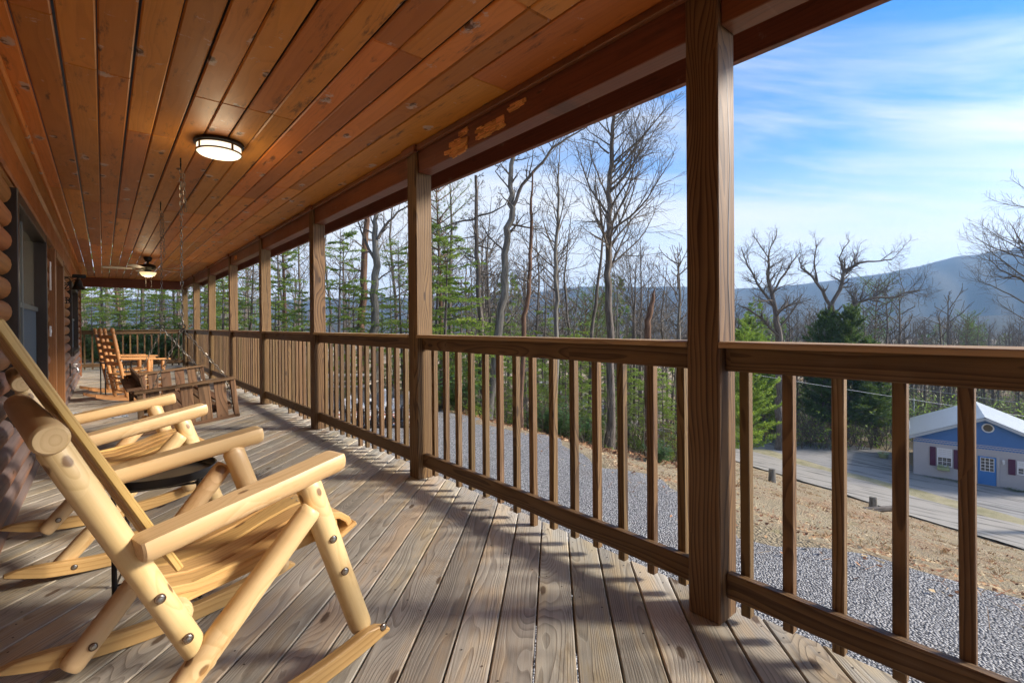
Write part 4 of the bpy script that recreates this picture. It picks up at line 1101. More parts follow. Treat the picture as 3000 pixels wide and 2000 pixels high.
mb = MB(); mb.box((1.36, -.30, .72), (2.06, -.04, .93), 0, .01); b = mb.build('window_box', M['planter'], hs)
mb = MB(); random.seed(4)
for k in range(60): 
    c = Vector((random.uniform(1.4, 2.0), random.uniform(-.28, -.06), .93 + random.uniform(0, .13))); s = .05; mb.add([c, c + Vector((s, random.uniform(-s, s), s)), c + Vector((random.uniform(-s, s), s, s*1.3))], [(0, 1, 2)])
mb.build('plants', M['greenleaf'] if 'greenleaf' in M else M['planter'], b)
mb = MB(); mb.box((3.3, -.95, -.42), (4.75, -.035, -.16), 0, .01); mb.box((3.5, -.6, -.158), (4.6, -.035, .0), 0, .01); mb.build('door_step', M['stepwood'], hs)
mb = MB(); mb.tube([(-.25, .3, PEAK - 1.3), (-.36, .3, PEAK - .0)], .06, 8); mb.build('vent_pipe', M['greyfascia'], hs)

# ================================================================== picnic table and giant chess set on the gravel
M['picnic'] = wood('bleached picnic table wood', (.55, .48, .4), (.33, .28, .23), late=.5, rings=60, rough=.8, knot=(.2, .15, .1), var=.1, streak=.4, bump=.3)
cam_r = -YAW
def lotz(x, y): return Hn(x, y) + .02
px, py = gp(1012, 15.9)
pt = empty('picnic_table', (px, py, lotz(px, py)), cam_r, 'bleached wooden picnic table with benches behind the giant chess set', 'picnic table')
mb = MB(); [mb.box((-.85, -.36 + i*.145, .70), (.85, -.225 + i*.145, .74), 0, .004) for i in range(5)]; mb.build('table_top', M['picnic'], pt)
for sd in (-1, 1):
    mb = MB(); [mb.box((-.85, sd*.70 - .14 + i*.145, .42), (.85, sd*.70 - .005 + i*.145, .455), 0, .004) for i in range(2)]; mb.build('bench', M['picnic'], pt)
for sx in (-.6, .6):
    mb = MB(); mb.beam((sx, -.62, .005), (sx, -.2, .70), .04, .09, (0, 1, 0)); mb.beam((sx, .62, .005), (sx, .2, .70), .04, .09, (0, 1, 0)); mb.beam((sx + .042, -.8, .385), (sx + .042, .8, .385), .04, .07); mb.build('leg_frame', M['picnic'], pt)
# chequered paving of the chess court
bx, by = gp(1110, 12.75)
cb = empty('chess_court', (bx, by, lotz(bx, by)), cam_r, 'chequered red and white paving squares under the giant chess pieces', 'chessboard')
M['brickred'] = simple('red paving', (.32, .13, .09), .85, var=.3, scale=40); M['pavewhite'] = simple('white paving', (.68, .66, .62), .85, var=.15, scale=40)
sq = .34
for ci, nm in ((0, 'red_squares'), (1, 'white_squares')):
    mb = MB()
    for i in range(8):
        for j in range(8):
            if (i + j) % 2 == ci: mb.box(((i - 4)*sq + .004, (j - 4)*sq + .004, .0), ((i - 3)*sq - .004, (j - 3)*sq - .004, .025), 0, .004)
    mb.build(nm, [M['brickred'], M['pavewhite']][ci], cb)
mb = MB()
for a in (-1, 1): mb.box((-4*sq - .1, a*(4*sq + .05) - .04, 0), (4*sq + .1, a*(4*sq + .05) + .04, .05), 0, .006); mb.box((a*(4*sq + .05) - .04, -4*sq, 0), (a*(4*sq + .05) + .04, 4*sq, .05), 1, .006)
mb.build('edging', M['black'], cb)
BASE = [(0, 0), (.125, 0), (.135, .02), (.13, .05), (.105, .065), (.11, .085), (.085, .10), (.065, .13)]
PIECES = {
 'king': BASE + [(.05, .22), (.045, .36), (.075, .375), (.075, .395), (.05, .405), (.075, .42), (.06, .44), (.085, .54), (.07, .56), (.02, .575), (0, .58)],
 'queen': BASE + [(.048, .22), (.043, .33), (.072, .345), (.072, .365), (.048, .375), (.07, .39), (.06, .41), (.105, .51), (.085, .515), (.06, .49), (.03, .53), (.02, .55), (0, .56)],
 'bishop': BASE + [(.043, .2), (.038, .28), (.062, .295), (.062, .315), (.04, .325), (.062, .37), (.045, .43), (.015, .455), (.02, .475), (0, .485)],
 'rook': BASE + [(.06, .2), (.057, .27), (.085, .29), (.088, .36), (.065, .36), (.062, .32), (0, .32)],
 'pawn': [(r*.85, z) for r, z in BASE[:-1]] + [(.045, .14), (.035, .2), (.058, .215), (.03, .225), (.055, .25), (.062, .275), (.055, .305), (.03, .325), (0, .33)]}
def piece(kind, mat):
    mb = MB(); mb.lathe(PIECES[kind] if kind in PIECES else BASE + [(.07, .15), (0, .16)], 24)
    if kind == 'king': mb.box((-.012, -.012, .575), (.012, .012, .655), 2, .003); mb.box((-.035, -.0118, .605), (.035, .0118, .63), 0, .003)
    if kind == 'knight':
        prof = [(-.06, .13), (.075, .13), (.05, .22), (.045, .28), (.10, .30), (.125, .335), (.10, .37), (.05, .40), (.03, .445), (.0, .42), (-.05, .38), (-.08, .3), (-.085, .2)]
        vs = [(x, s*.035*(1 if z < .4 else .5), z) for s in (-1, 1) for x, z in prof]; m = len(prof)
        mb.add(vs, [tuple(range(m)), tuple(range(m, 2*m))[::-1]] + [(i + m, (i + 1) % m + m, (i + 1) % m, i) for i in range(m)])
    return mb.mesh('chess_' + kind, mat, 45)
order = ['rook', 'knight', 'bishop', 'queen', 'king', 'bishop', 'knight', 'rook']
Rm = Matrix.Rotation(cam_r, 4, 'Z'); cache = {}
def put(kind, col, i, j, label, group):
    if (kind, col) not in cache: cache[(kind, col)] = piece(kind, M['blackplastic' if col == 'black' else 'whiteplastic'])
    o = bpy.data.objects.new('chess_' + kind, cache[(kind, col)]); C.objects.link(o)
    p = Vector((bx, by, lotz(bx, by) + .0255)) + Rm @ Vector(((i - 3.5)*sq, (j - 3.5)*sq, 0)); o.location = p
    o.rotation_euler.z = cam_r + random.uniform(-.3, .3) + (PI/2 if col == 'black' else -PI/2); tag(o, label, 'chess piece', group)
side = {0: 'at the picture-left end', 7: 'at the picture-right end', 1: 'second from the left end', 6: 'second from the right end', 2: 'left of the queen', 5: 'right of the king'}
for i, k in enumerate(order):
    for col, j in (('black', 0), ('white', 7)):
        ex = '' if k in ('king', 'queen') else ' ' + side[i]
        put(k, col, i, j, ('giant black plastic %s%s in the back row near the porch' if col == 'black' else 'giant white plastic %s%s in the far back row') % (k, ex), '%s chess pieces' % col)
for i in range(8):
    put('pawn', 'black', i, 1, 'giant black plastic pawn in the row behind the black pieces', 'black chess pawns')
    put('pawn', 'white', i, 6, 'giant white plastic pawn in the far row of the court', 'white chess pawns')

# ================================================================== small things outside
def on_ground(u, v):
    """where the sight line meets the ground"""
    d = 3.0
    while d < 120:
        p = at(u, v, d)
        if p.z <= Hn(p.x, p.y): return p
        d += .05
    return p
def stump(u, v, r, h, label):
    p = on_ground(u, v); random.seed(int(u)); mb = MB(); mb.tube([(0, 0, -.15), (.01, 0, h*.5), (.03, .01, h)], [r*1.25, r, r*.93], 12)
    o = mb.build('tree_stump', M['palebark'], None, 40, loc=(p.x, p.y, Hn(p.x, p.y))); tag(o, label, 'stump', 'stumps on the slope')
def barkmat(name, a, b, sc=1.0):
    t = NT(name); gc = t.attr('gc'); g = t.vmath('MULTIPLY', gc, (2.2*sc, 16*sc, 16*sc)); n = t.noise(g, 1.0, 5, .65); n2 = t.noise(gc, .8, 3)
    c = t.mix(t.ramp(n, [(.35, 0), (.65, 1)]), a, b); c = t.mix(t.math('MULTIPLY', n2, .4), c, tuple(x*.7 for x in b))
    t.bsdf(c, .92, 0, .1, bump=n, bstr=.9, bdist=.03); return t.mat
M['bark'] = barkmat('grey brown bark', (.055, .045, .038), (.2, .175, .155)); M['palebark'] = barkmat('pale lichen bark', (.075, .07, .062), (.25, .235, .205)); M['redbark'] = barkmat('reddish pine bark', (.07, .042, .03), (.21, .13, .09))
stump(2262, 1412, .15, .6, 'grey cut stump on the leafy slope above the road, left one')
stump(2558, 1487, .16, .5, 'short upright grey stump at the top of the roadside bank, right one')
p = on_ground(2590, 1500); mb = MB(); random.seed(9); mb.log((-.9, .1, .12), (.9, -.1, .16), .13, .1, 12); o = mb.build('fallen_log', M['bark'], None, 50, loc=p); o.rotation_euler.z = -.5
tag(o, 'dark rotten log lying on the bank beside the road', 'log')
p = on_ground(2588, 1342); pl = empty('flower_pot', (p.x, p.y, Hn(p.x, p.y)), 0, 'pale green round pot standing on the driveway edge before the woods', 'pot')
mb = MB(); mb.lathe([(0, 0), (.24, 0), (.30, .1), (.36, .36), (.42, .40), (.42, .46), (.37, .46), (.34, .40), (0, .38)], 24); mb.build('pot', M['planter'], pl, 40)
mb = MB()
for k in range(30): a = random.uniform(0, 6.28); r_ = random.uniform(0, .25); c = Vector((r_*math.cos(a), r_*math.sin(a), .38)); mb.tube([c, c + Vector((random.gauss(0, .05), random.gauss(0, .05), random.uniform(.06, .2)))], .006, 3)
mb.build('dead_stems', M['litter'], pl)
gx = at(2678, 1305, 50); mb = MB(); mb.tube([(0, 0, 0), (-.05, 0, 1.8), (-.15, 0, 3.9)], .07, 8); o = mb.build('guy_post', M['greyfascia'], None, 50, loc=(gx.x, gx.y, Hn(gx.x, gx.y) - .1)); tag(o, 'slim grey green post rising beside the left eave of the blue house', 'post')
def wire(pts, r, label, mat):
    mb = MB(); n = 24; P = [at(*q) for q in pts]; a, b = P; L = (b - a).length
    q = [a.lerp(b, t/n) - Vector((0, 0, .004*L*4*(t/n)*(1 - t/n))) for t in range(n + 1)]; mb.tube(q, r, 5, False); o = mb.build('utility_wire', mat); tag(o, label, 'wire', 'utility wires by the house')
M['wirepale'] = simple('pale wire', (.5, .5, .5), .5); 
wire(((2000, 1062, 44), (3150, 1240, 40)), .016, 'pale overhead wire sloping past the evergreens, lower of the pale ones', M['wirepale'])
wire(((2350, 1090, 60), (3200, 1207, 42)), .016, 'pale overhead wire crossing the woods just under the handrail', M['wirepale'])
wire(((2400, 1178, 46), (3200, 1362, 34)), .018, 'dark overhead wire passing in front of the blue gable', M['black'])
wire(((2500, 1188, 60), (3200, 1252, 46)), .014, 'thin pale wire crossing the woods to the white roof', M['wirepale'])
# ================================================================== trees
def leafmat(name, stops, trans=.35, rough=.5):
    t = NT(name); r = t.attr('rn', 'Fac'); p = t.node('NewGeometry').outputs['Position']
    n = t.noise(p, 1.3, 3)
    c = t.ramp(t.math('ADD', t.math('MULTIPLY', r, .7), t.math('MULTIPLY', t.math('SUBTRACT', n, .35), .8)), stops)
    b = t.node('BsdfPrincipled', {'Base Color': c, 'Roughness': rough, 'Specular IOR Level': .25})
    tr_ = t.node('BsdfTranslucent', {'Color': t.mix(.4, c, (.3, .42, .06))})
    m = t.node('MixShader', {0: trans}); t.l.new(b.outputs[0], m.inputs[1]); t.l.new(tr_.outputs[0], m.inputs[2])
    t.l.new(m.outputs[0], t.out.inputs['Surface']); return t.mat
M['hemlock'] = leafmat('bright evergreen needles', [(0, (.07, .13, .025)), (.35, (.17, .27, .045)), (.7, (.28, .38, .065)), (1, (.40, .48, .1))], .5)
M['needle'] = leafmat('pine needles', [(0, (.03, .07, .02)), (.5, (.09, .17, .04)), (1, (.19, .28, .065))], .35)
M['cedar'] = leafmat('dark cedar sprays', [(0, (.022, .05, .018)), (.5, (.055, .11, .032)), (1, (.12, .19, .055))], .3)
M['rhodo'] = leafmat('glossy broad leaves', [(0, (.025, .06, .024)), (.5, (.06, .13, .045)), (1, (.13, .23, .075))], .25, .35)
M['russet'] = leafmat('dead russet leaves', [(0, (.16, .05, .03)), (.5, (.30, .11, .06)), (1, (.44, .2, .1))], .3, .7)
M['twig'] = barkmat('grey twigs', (.075, .062, .052), (.19, .165, .14), .7)

def perp(d, rng):
    v = Vector((rng.gauss(0, 1), rng.gauss(0, 1), rng.gauss(0, 1))); v -= d*v.dot(d)
    return v.normalized() if v.length > 1e-6 else Vector((1, 0, 0))
def branch(mb, p, d, L, r, lvl, rng, P, tips=None):
    n = max(3, min(8, int(L/P.get('seg', .4)) + 2)); pts = [p.copy()]; rr = [r]; dirs = [d.copy()]
    for i in range(n):
        d = (d + perp(d, rng)*P['gn']*rng.uniform(.4, 1.3) + Vector((0, 0, P['up']*(.6 + .7*i/n)))).normalized()
        p = p + d*(L/n); pts.append(p.copy()); rr.append(max(P['rmin'], r*(1 - .82*(i + 1)/n))); dirs.append(d.copy())
    mb.tube(pts, rr, 7 if r > .06 else 5 if r > .02 else 3, False)
    if tips is not None and lvl >= P['lv'] - 1: tips.append((pts[-1], dirs[-1])); tips.append((pts[len(pts)//2], dirs[len(pts)//2]))
    if lvl < P['lv']:
        k = max(2, int(P['n'][lvl]*min(1.6, max(.5, L/P['Lref'][lvl]))))
        for j in range(k):
            t = P['t0'] + (1 - P['t0'])*(j + rng.uniform(.1, .9))/k; i = min(n - 1, int(t*n)); q = pts[i].lerp(pts[i + 1], t*n - i)
            a = R(rng.uniform(*P['ang'])); dd = (dirs[i]*math.cos(a) + perp(dirs[i], rng)*math.sin(a)).normalized()
            branch(mb, q, dd, L*rng.uniform(.3, .62)*(1.15 - .55*t), max(P['rmin'], rr[i]*rng.uniform(.45, .7)), lvl + 1, rng, P, tips)
OAK = dict(gn=.24, up=.05, rmin=.006, lv=4, n=[0, 8, 7, 5], Lref=[1, 3, 1.6, .8], t0=.18, ang=(32, 68))
SLIM = dict(gn=.13, up=.10, rmin=.005, lv=3, n=[0, 8, 6], Lref=[1, 2.2, 1.0], t0=.2, ang=(28, 55))
def bare_tree(name, label, base, trunk, radii, prim, P, seed, limbs=(), bark='bark', group=None, t0=.3, plen=(.22, .4), pang=(40, 70), lean=None):
    """trunk: world points from the base up; limbs: [(points, r0)] followed by side twigs"""
    rng = random.Random(seed); random.seed(seed)
    root = empty(name, base, 0, label, 'tree', group); b = Vector(base)
    T = [Vector(p) - b for p in trunk]; mb = MB(); D = []; Rr = []
    for i in range(len(T) - 1):             # finer, slightly crooked trunk
        for k in range(4):
            t = k/4; D.append(T[i].lerp(T[i + 1], t) + Vector((rng.gauss(0, .25), rng.gauss(0, .25), 0))*radii[i]*(1 if (i or k) else 0)); Rr.append(radii[i] + (radii[i + 1] - radii[i])*t)
    D.append(T[-1]); Rr.append(radii[-1]); Rr[0] *= 1.35; mb.tube([D[0] - Vector((0, 0, .3))] + D, [Rr[0]*1.15] + Rr, 12, True)
    mb.build('trunk', M[bark], root, 60)
    mb = MB(); Ht = (T[-1] - T[0]).length; m = len(D)
    for j in range(prim):
        t = t0 + (1 - t0)*((j + rng.uniform(0, 1))/prim)**.9; i = min(m - 2, int(t*(m - 1))); q = D[i].lerp(D[i + 1], t*(m - 1) - i); d = (D[i + 1] - D[i]).normalized()
        a = R(rng.uniform(*pang)); az = rng.uniform(0, 6.28); side = Vector((math.cos(az), math.sin(az), 0))
        if lean is not None: side = (side + Vector(lean)).normalized()
        side = (side - d*side.dot(d)).normalized(); dd = d*math.cos(a) + side*math.sin(a)
        L = Ht*rng.uniform(*plen)*(1.1 - .75*t); branch(mb, q, dd, L, max(P['rmin']*1.5, Rr[i]*rng.uniform(.3, .5)), 1, rng, P)
    for pts, r0 in limbs:
        W_ = [Vector(p) - b for p in pts]; n = len(W_); rr = [r0*(1 - .75*i/(n - 1)) for i in range(n)]
        fine = []; fr = []
        for i in range(n - 1):
            for k in range(3): fine.append(W_[i].lerp(W_[i + 1], k/3) + Vector((rng.gauss(0, 1), rng.gauss(0, 1), rng.gauss(0, 1)))*rr[i]*.35*(1 if (i or k) else 0)); fr.append(rr[i] + (rr[i + 1] - rr[i])*k/3)
        fine.append(W_[-1]); fr.append(rr[-1]); mb.tube(fine, fr, 8, False); tot = sum((W_[i + 1] - W_[i]).length for i in range(n - 1))
        for k in range(int(5 + tot*2.2)):
            t = .12 + .88*rng.random(); i = min(len(fine) - 2, int(t*(len(fine) - 1))); q = fine[i].lerp(fine[i + 1], t*(len(fine) - 1) - i); d = (fine[i + 1] - fine[i]).normalized()
            a = R(rng.uniform(25, 70)); dd = (d*math.cos(a) + perp(d, rng)*math.sin(a) + Vector((0, 0, .25))).normalized()
            branch(mb, q, dd, tot*rng.uniform(.14, .34), max(P['rmin'], fr[i]*.5), 2, rng, P)
    mb.build('crown', M['twig'], root, 60)
    return root
def line_at(d, pts): return [at(u, v, d) for u, v in pts]
def gbase(u, d):
    x, y = gp(u, d); return Vector((x, y, Hn(x, y)))
def guided(name, label, d, ub, pts, radii, prim, P, seed, **k):
    b = gbase(ub, d); lim = [(line_at(d if len(q) < 3 else q[2], q[0]), q[1]) for q in k.pop('limbs', [])]
    return bare_tree(name, label, b, [b] + line_at(d, pts), radii, prim, P, seed, limbs=lim, **k)

guided('bare_tree', 'crooked bare tree with broken top and long bent limbs, just right of the second post', 15.6, 1412, [(1410, 983), (1403, 836), (1396, 746), (1396, 612), (1394, 514)], [.10, .088, .08, .072, .06, .045], 9, OAK, 1, t0=.35, plen=(.1, .2),
       limbs=[([(1396, 635), (1440, 622), (1480, 600), (1500, 560)], .035), ([(1396, 640), (1340, 650), (1290, 672), (1255, 690)], .035), ([(1403, 720), (1440, 730), (1465, 690)], .028), ([(1403, 800), (1450, 806), (1500, 790)], .028), ([(1400, 690), (1350, 700), (1300, 690)], .025)])
guided('bare_tree', 'tall leaning oak trunk forking into a long right limb, right of the crooked one', 14.6, 1424, [(1460, 980), (1477, 836), (1483, 746), (1490, 670), (1500, 612), (1497, 550), (1503, 458), (1506, 300)], [.14, .125, .115, .105, .1, .09, .075, .065, .04], 8, OAK, 2, t0=.4, plen=(.1, .18), bark='palebark',
       limbs=[([(1500, 612), (1530, 540), (1590, 475), (1620, 432), (1690, 388), (1720, 372)], .06), ([(1503, 470), (1530, 468), (1570, 455)], .025), ([(1497, 560), (1450, 500), (1480, 470)], .025), ([(1483, 740), (1430, 690), (1400, 640)], .03)])
guided('pine_tree', 'slender pine with a bare lower trunk and a few needle tufts near its top', 14.3, 1523, [(1535, 925), (1550, 858), (1553, 746), (1557, 612), (1561, 501)], [.075, .07, .062, .055, .042, .02], 16, SLIM, 3, t0=.4, plen=(.1, .2), pang=(55, 85), bark='redbark')
guided('bare_tree', 'slim bare tree with fanning twigs between the needle-tufted pine and the thick trunk', 14.5, 1622, [(1629, 983), (1631, 880), (1626, 746), (1635, 657), (1635, 532), (1640, 440)], [.085, .07, .062, .055, .045, .03, .008], 24, SLIM, 4, t0=.36, plen=(.2, .32), pang=(30, 55), bark='palebark')
guided('bare_tree', 'thickest dark bare trunk rising to the eaves with many fine branches on its right', 16.6, 1781, [(1786, 983), (1783, 836), (1782, 702), (1786, 568), (1791, 456), (1798, 342), (1802, 180)], [.15, .125, .115, .105, .09, .075, .06, .03], 40, SLIM, 5, t0=.3, plen=(.2, .36), pang=(35, 62), lean=(.55, -.45, 0),
       limbs=[([(1784, 450), (1750, 420), (1700, 405)], .035), ([(1790, 480), (1810, 470), (1830, 475)], .03), ([(1783, 740), (1810, 690), (1800, 610)], .03), ([(1791, 400), (1780, 370), (1775, 340)], .03)])
guided('bare_tree', 'thin bare tree slanting behind the thickest dark trunk', 18.5, 1722, [(1736, 970), (1754, 813), (1765, 702), (1774, 626)], [.085, .07, .055, .04, .015], 14, SLIM, 6, t0=.4, plen=(.18, .3))
guided('dead_snag', 'broken reddish dead snag with a jagged tip near the big right post', 17.5, 1899, [(1896, 970), (1905, 910), (1914, 868), (1920, 838)], [.13, .12, .10, .06, .004], 0, SLIM, 7, bark='redbark')
guided('bare_tree', 'small twiggy bare tree left of the broken snag', 20, 1856, [(1858, 960), (1861, 860), (1864, 769)], [.06, .05, .035, .008], 22, SLIM, 8, t0=.25, plen=(.3, .5), pang=(25, 50))
guided('bare_tree', 'pale barked tree forking in two high limbs, seen between the second and third posts', 17.5, 1095, [(1097, 975), (1099, 890), (1104, 779), (1099, 689), (1100, 636), (1102, 520)], [.17, .15, .14, .13, .1, .08, .05], 6, OAK, 9, t0=.55, plen=(.12, .2), bark='palebark',
       limbs=[([(1106, 700), (1130, 660), (1165, 622), (1200, 600)], .07), ([(1098, 760), (1075, 715), (1060, 680), (1045, 640)], .06), ([(1108, 820), (1150, 790), (1170, 755)], .03)])
guided('pine_tree', 'reddish straight pine trunk left of the pale forked tree', 20.5, 1060, [(1059, 957), (1066, 823), (1070, 645), (1073, 480)], [.17, .15, .14, .12, .09], 7, SLIM, 10, t0=.5, plen=(.12, .2), bark='redbark', pang=(60, 85))
guided('bare_tree', 'mottled grey trunk beside the big right post, low in the woods', 17.8, 1994, [(1992, 1150), (1990, 1060), (1989, 985), (1991, 900)], [.17, .16, .12, .07, .015], 9, SLIM, 11, t0=.45, plen=(.15, .28), bark='palebark')
# big oaks beyond the road
guided('bare_tree', 'wide twiggy bare tree just right of the big post, beyond the road', 44, 2285, [(2284, 1150), (2283, 985), (2270, 900), (2250, 815), (2254, 735)], [.38, .33, .3, .2, .14, .06], 22, OAK, 12, t0=.5, plen=(.22, .36),
       limbs=[([(2283, 985), (2240, 940), (2190, 905), (2160, 890)], .14), ([(2270, 900), (2220, 830), (2190, 780), (2172, 725)], .13), ([(2262, 860), (2300, 800), (2330, 755), (2345, 740)], .11), ([(2254, 760), (2215, 700), (2203, 690)], .06), ([(2283, 960), (2330, 900), (2350, 860)], .1), ([(2252, 740), (2275, 690), (2275, 668)], .06)])
guided('bare_tree', 'large spreading bare oak with a long low right limb, before the blue mountain', 48, 2440, [(2437, 1150), (2434, 960), (2433, 896)], [.4, .36, .33, .28], 6, OAK, 13, t0=.7, plen=(.2, .3),
       limbs=[([(2433, 896), (2467, 830), (2471, 795), (2509, 772), (2559, 765), (2613, 761)], .2), ([(2433, 896), (2395, 826), (2349, 784), (2340, 755)], .17), ([(2471, 795), (2460, 755), (2478, 720), (2490, 705)], .09), ([(2395, 826), (2385, 770), (2392, 725), (2391, 705)], .09), ([(2436, 960), (2490, 900), (2521, 885), (2559, 872), (2617, 872), (2660, 855), (2693, 849)], .19), ([(2559, 872), (2600, 840), (2640, 815)], .08), ([(2521, 885), (2530, 840), (2560, 810)], .08)])
guided('bare_tree', 'bare tree at the right edge of the view, budding branches reaching left over the mountain', 26, 3085, [(3080, 1000), (3075, 860), (3070, 700), (3060, 560)], [.2, .17, .15, .12, .05], 14, SLIM, 14, t0=.4, plen=(.22, .36), pang=(40, 70),
       limbs=[([(3078, 900), (2990, 815), (2930, 790), (2884, 745)], .05), ([(3072, 800), (3000, 715), (2975, 682), (2957, 650)], .045), ([(3080, 930), (2960, 862), (2900, 835), (2865, 822)], .045), ([(3078, 980), (2990, 930), (2930, 890)], .04), ([(3075, 850), (3020, 790), (2985, 770), (2960, 735)], .04)])

# ---- evergreens
def spray_tree(seed, h, base_frac, spread, whorls, per, sub, kind):
    """trunk mesh and foliage mesh of an evergreen of height h; kind: 'feather' flat sprays, 'tuft' needle tufts, 'cedar' dense short sprays"""
    rng = random.Random(seed); random.seed(seed); tk = MB(); fo = MB()
    lean = Vector((rng.gauss(0, .03), rng.gauss(0, .03), 1)); r0 = .012*h + .015
    pts = [Vector((lean.x*h*t + .02*h*math.sin(3*t + seed)*.4, lean.y*h*t, h*t)) for t in [i/8 for i in range(9)]]
    tk.tube([pts[0] - Vector((0, 0, .25))] + pts, [r0*1.2] + [r0*(1 - .93*i/8) for i in range(9)], 8, True)
    def tpos(t): i = min(7, int(t*8)); return pts[i].lerp(pts[i + 1], t*8 - i)
    nb = whorls
    for w in range(nb):
        t = base_frac + (1 - base_frac)*(w + rng.random()*.7)/nb; q = tpos(min(.99, t))
        prof = (1 - t)/(1 - base_frac)
        Lw = spread*(prof**.5*.85 + .15) if kind != 'tuft' else spread*(math.sin(PI*min(1, .25 + .75*prof))*.8 + .2)
        for k in range(per):
            if rng.random() < (.3 if kind == 'feather' else .18): continue
            az = 6.28*k/per + rng.uniform(-.5, .5) + w*1.1; L = Lw*(rng.uniform(.3, 1.3) if kind == 'feather' else rng.uniform(.55, 1.15))
            el = (.15 + .5*t - .25*(kind == 'feather')) + rng.gauss(0, .12); d = Vector((math.cos(az)*math.cos(el), math.sin(az)*math.cos(el), math.sin(el)))
            bp = [q.copy()]; dd = d.copy(); n = 5
            for i in range(n):
                dd = (dd + Vector((rng.gauss(0, .07), rng.gauss(0, .07), (-.07 if kind == 'feather' else .05)))).normalized(); bp.append(bp[-1] + dd*(L/n))
            tk.tube(bp, [max(.003, r0*.22*(1 - i/6)) for i in range(n + 1)], 4, False)
            rn = min(1, max(0, rng.gauss(.5, .2)))
            for s in range(sub):
                u = .22 + .78*(s + rng.random())/sub; i = min(n - 1, int(u*n)); c = bp[i].lerp(bp[i + 1], u*n - i); ax = (bp[i + 1] - bp[i]).normalized()
                lat = ax.cross(Vector((0, 0, 1))).normalized() * (1 if s % 2 else -1)
                sd = (ax*rng.uniform(.5, 1.0) + lat*rng.uniform(.5, 1.1) + Vector((0, 0, rng.gauss(0, .16) + (.25 if kind != 'feather' else -.05)))).normalized()
                SL = L*rng.uniform(.16, .34)*(1.25 - .6*u); m = max(2, int(SL/(.085 if kind != 'tuft' else .13)))
                rs = min(1, max(0, rn + rng.gauss(0, .12)))
                if kind != 'tuft' or SL > .1: tk.tube([c, c + sd*SL], .0025, 3, False)
                for j in range(m):
                    e = c + sd*SL*(j + rng.random())/m
                    if kind == 'tuft':
                        for z in range(9):
                            a = (sd + perp(sd, rng)*rng.uniform(.4, 1.3)).normalized()*rng.uniform(.10, .17); b = perp(a.normalized(), rng)*.007
                            fo.add([e - b, e + b, e + a], [(0, 1, 2)], None, rs)
                    else:
                        nrm = sd.cross(lat).normalized() if abs(sd.dot(lat)) < .98 else Vector((0, 0, 1))
                        for z in range(5 if kind == 'feather' else 6):
                            sgn = 1 if z % 2 else -1; sp = nrm.cross(sd).normalized()*sgn
                            a = (sd*rng.uniform(.5, 1.1) + sp*rng.uniform(.3, 1.0) + nrm*rng.gauss(0, .35)).normalized()*rng.uniform(.07, .14)*(1 if kind == 'feather' else 1.9)
                            b = perp(a.normalized(), rng)*rng.uniform(.009, .017)*(1 if kind == 'feather' else 1.7)
                            fo.add([e - b*.6, e + a*.45 + b, e + a, e + a*.5 - b], [(0, 1, 2, 3)], None, min(1, max(0, rs + rng.gauss(0, .08))))
    return tk, fo
EV = {}
def evergreen(kind, mat, variant, args, name):
    tk, fo = spray_tree(*args)
    root = empty(name); tk.build('trunk', M['bark'] if kind != 'tuft' else M['redbark'], root, 60); fo.build('crown', M[mat], root)
    EV[variant] = root; root['used'] = 0; return root
#            seed  h  base  spread whorls per sub kind
evergreen('feather', 'hemlock', 'f1', (51, 6.0, .06, 1.9, 17, 5, 13, 'feather'), 'hemlock_tree')
evergreen('feather', 'hemlock', 'f2', (52, 5.0, .03, 1.9, 15, 5, 13, 'feather'), 'hemlock_tree')
evergreen('feather', 'hemlock', 'f3', (53, 8.0, .15, 2.2, 20, 4, 14, 'feather'), 'hemlock_tree')
evergreen('tuft', 'needle', 't1', (54, 10.0, .45, 2.0, 16, 4, 9, 'tuft'), 'pine_tree')
evergreen('tuft', 'needle', 't2', (55, 7.5, .2, 1.7, 20, 4, 9, 'tuft'), 'pine_tree')
evergreen('cedar', 'cedar', 'c1', (56, 10.0, .16, 2.9, 34, 6, 12, 'cedar'), 'cedar_tree')
evergreen('cedar', 'hemlock', 'w1', (57, 10.0, .12, 3.0, 22, 5, 14, 'cedar'), 'white_pine')
def place_ev(variant, u, d, h, label, group=None, rz=None, dz=0):
    src = EV[variant]; base_h = {'f1': 6, 'f2': 5, 'f3': 8, 't1': 10, 't2': 7.5, 'c1': 10, 'w1': 10}[variant]
    o = src if not src['used'] else copy_tree(src); src['used'] = 1
    if 'used' in o and o is not src: del o['used']
    b = gbase(u, d); o.location = b + Vector((0, 0, dz)); s = h/base_h; o.scale = (s*(1 + .1*math.sin(u)), s*(1 + .1*math.cos(u)), s); o.rotation_euler.z = random.uniform(0, 6.28) if rz is None else rz
    for kk in ('label', 'group'):
        if kk in o: del o[kk]
    tag(o, label, 'tree', group); return o
random.seed(91)
GF = 'green saplings behind the far railing'; GN = 'green saplings along the edge of the woods'; GP = 'green trees behind the middle posts'
for v, u, d, h in (('f1', 300, 23, 6.2), ('f3', 415, 22.5, 7.5), ('f2', 470, 21, 3.6), ('f1', 515, 24, 5.5), ('f2', 268, 21, 3.0), ('f2', 352, 20.5, 3.0), ('f3', 246, 27, 8), ('t2', 355, 30, 9)):
    place_ev(v, u, d, h, 'bright green feathery evergreen behind the far end railing' if v != 't2' else 'taller dark pine standing behind the feathery evergreens at the far end', GF if v != 't2' else None)
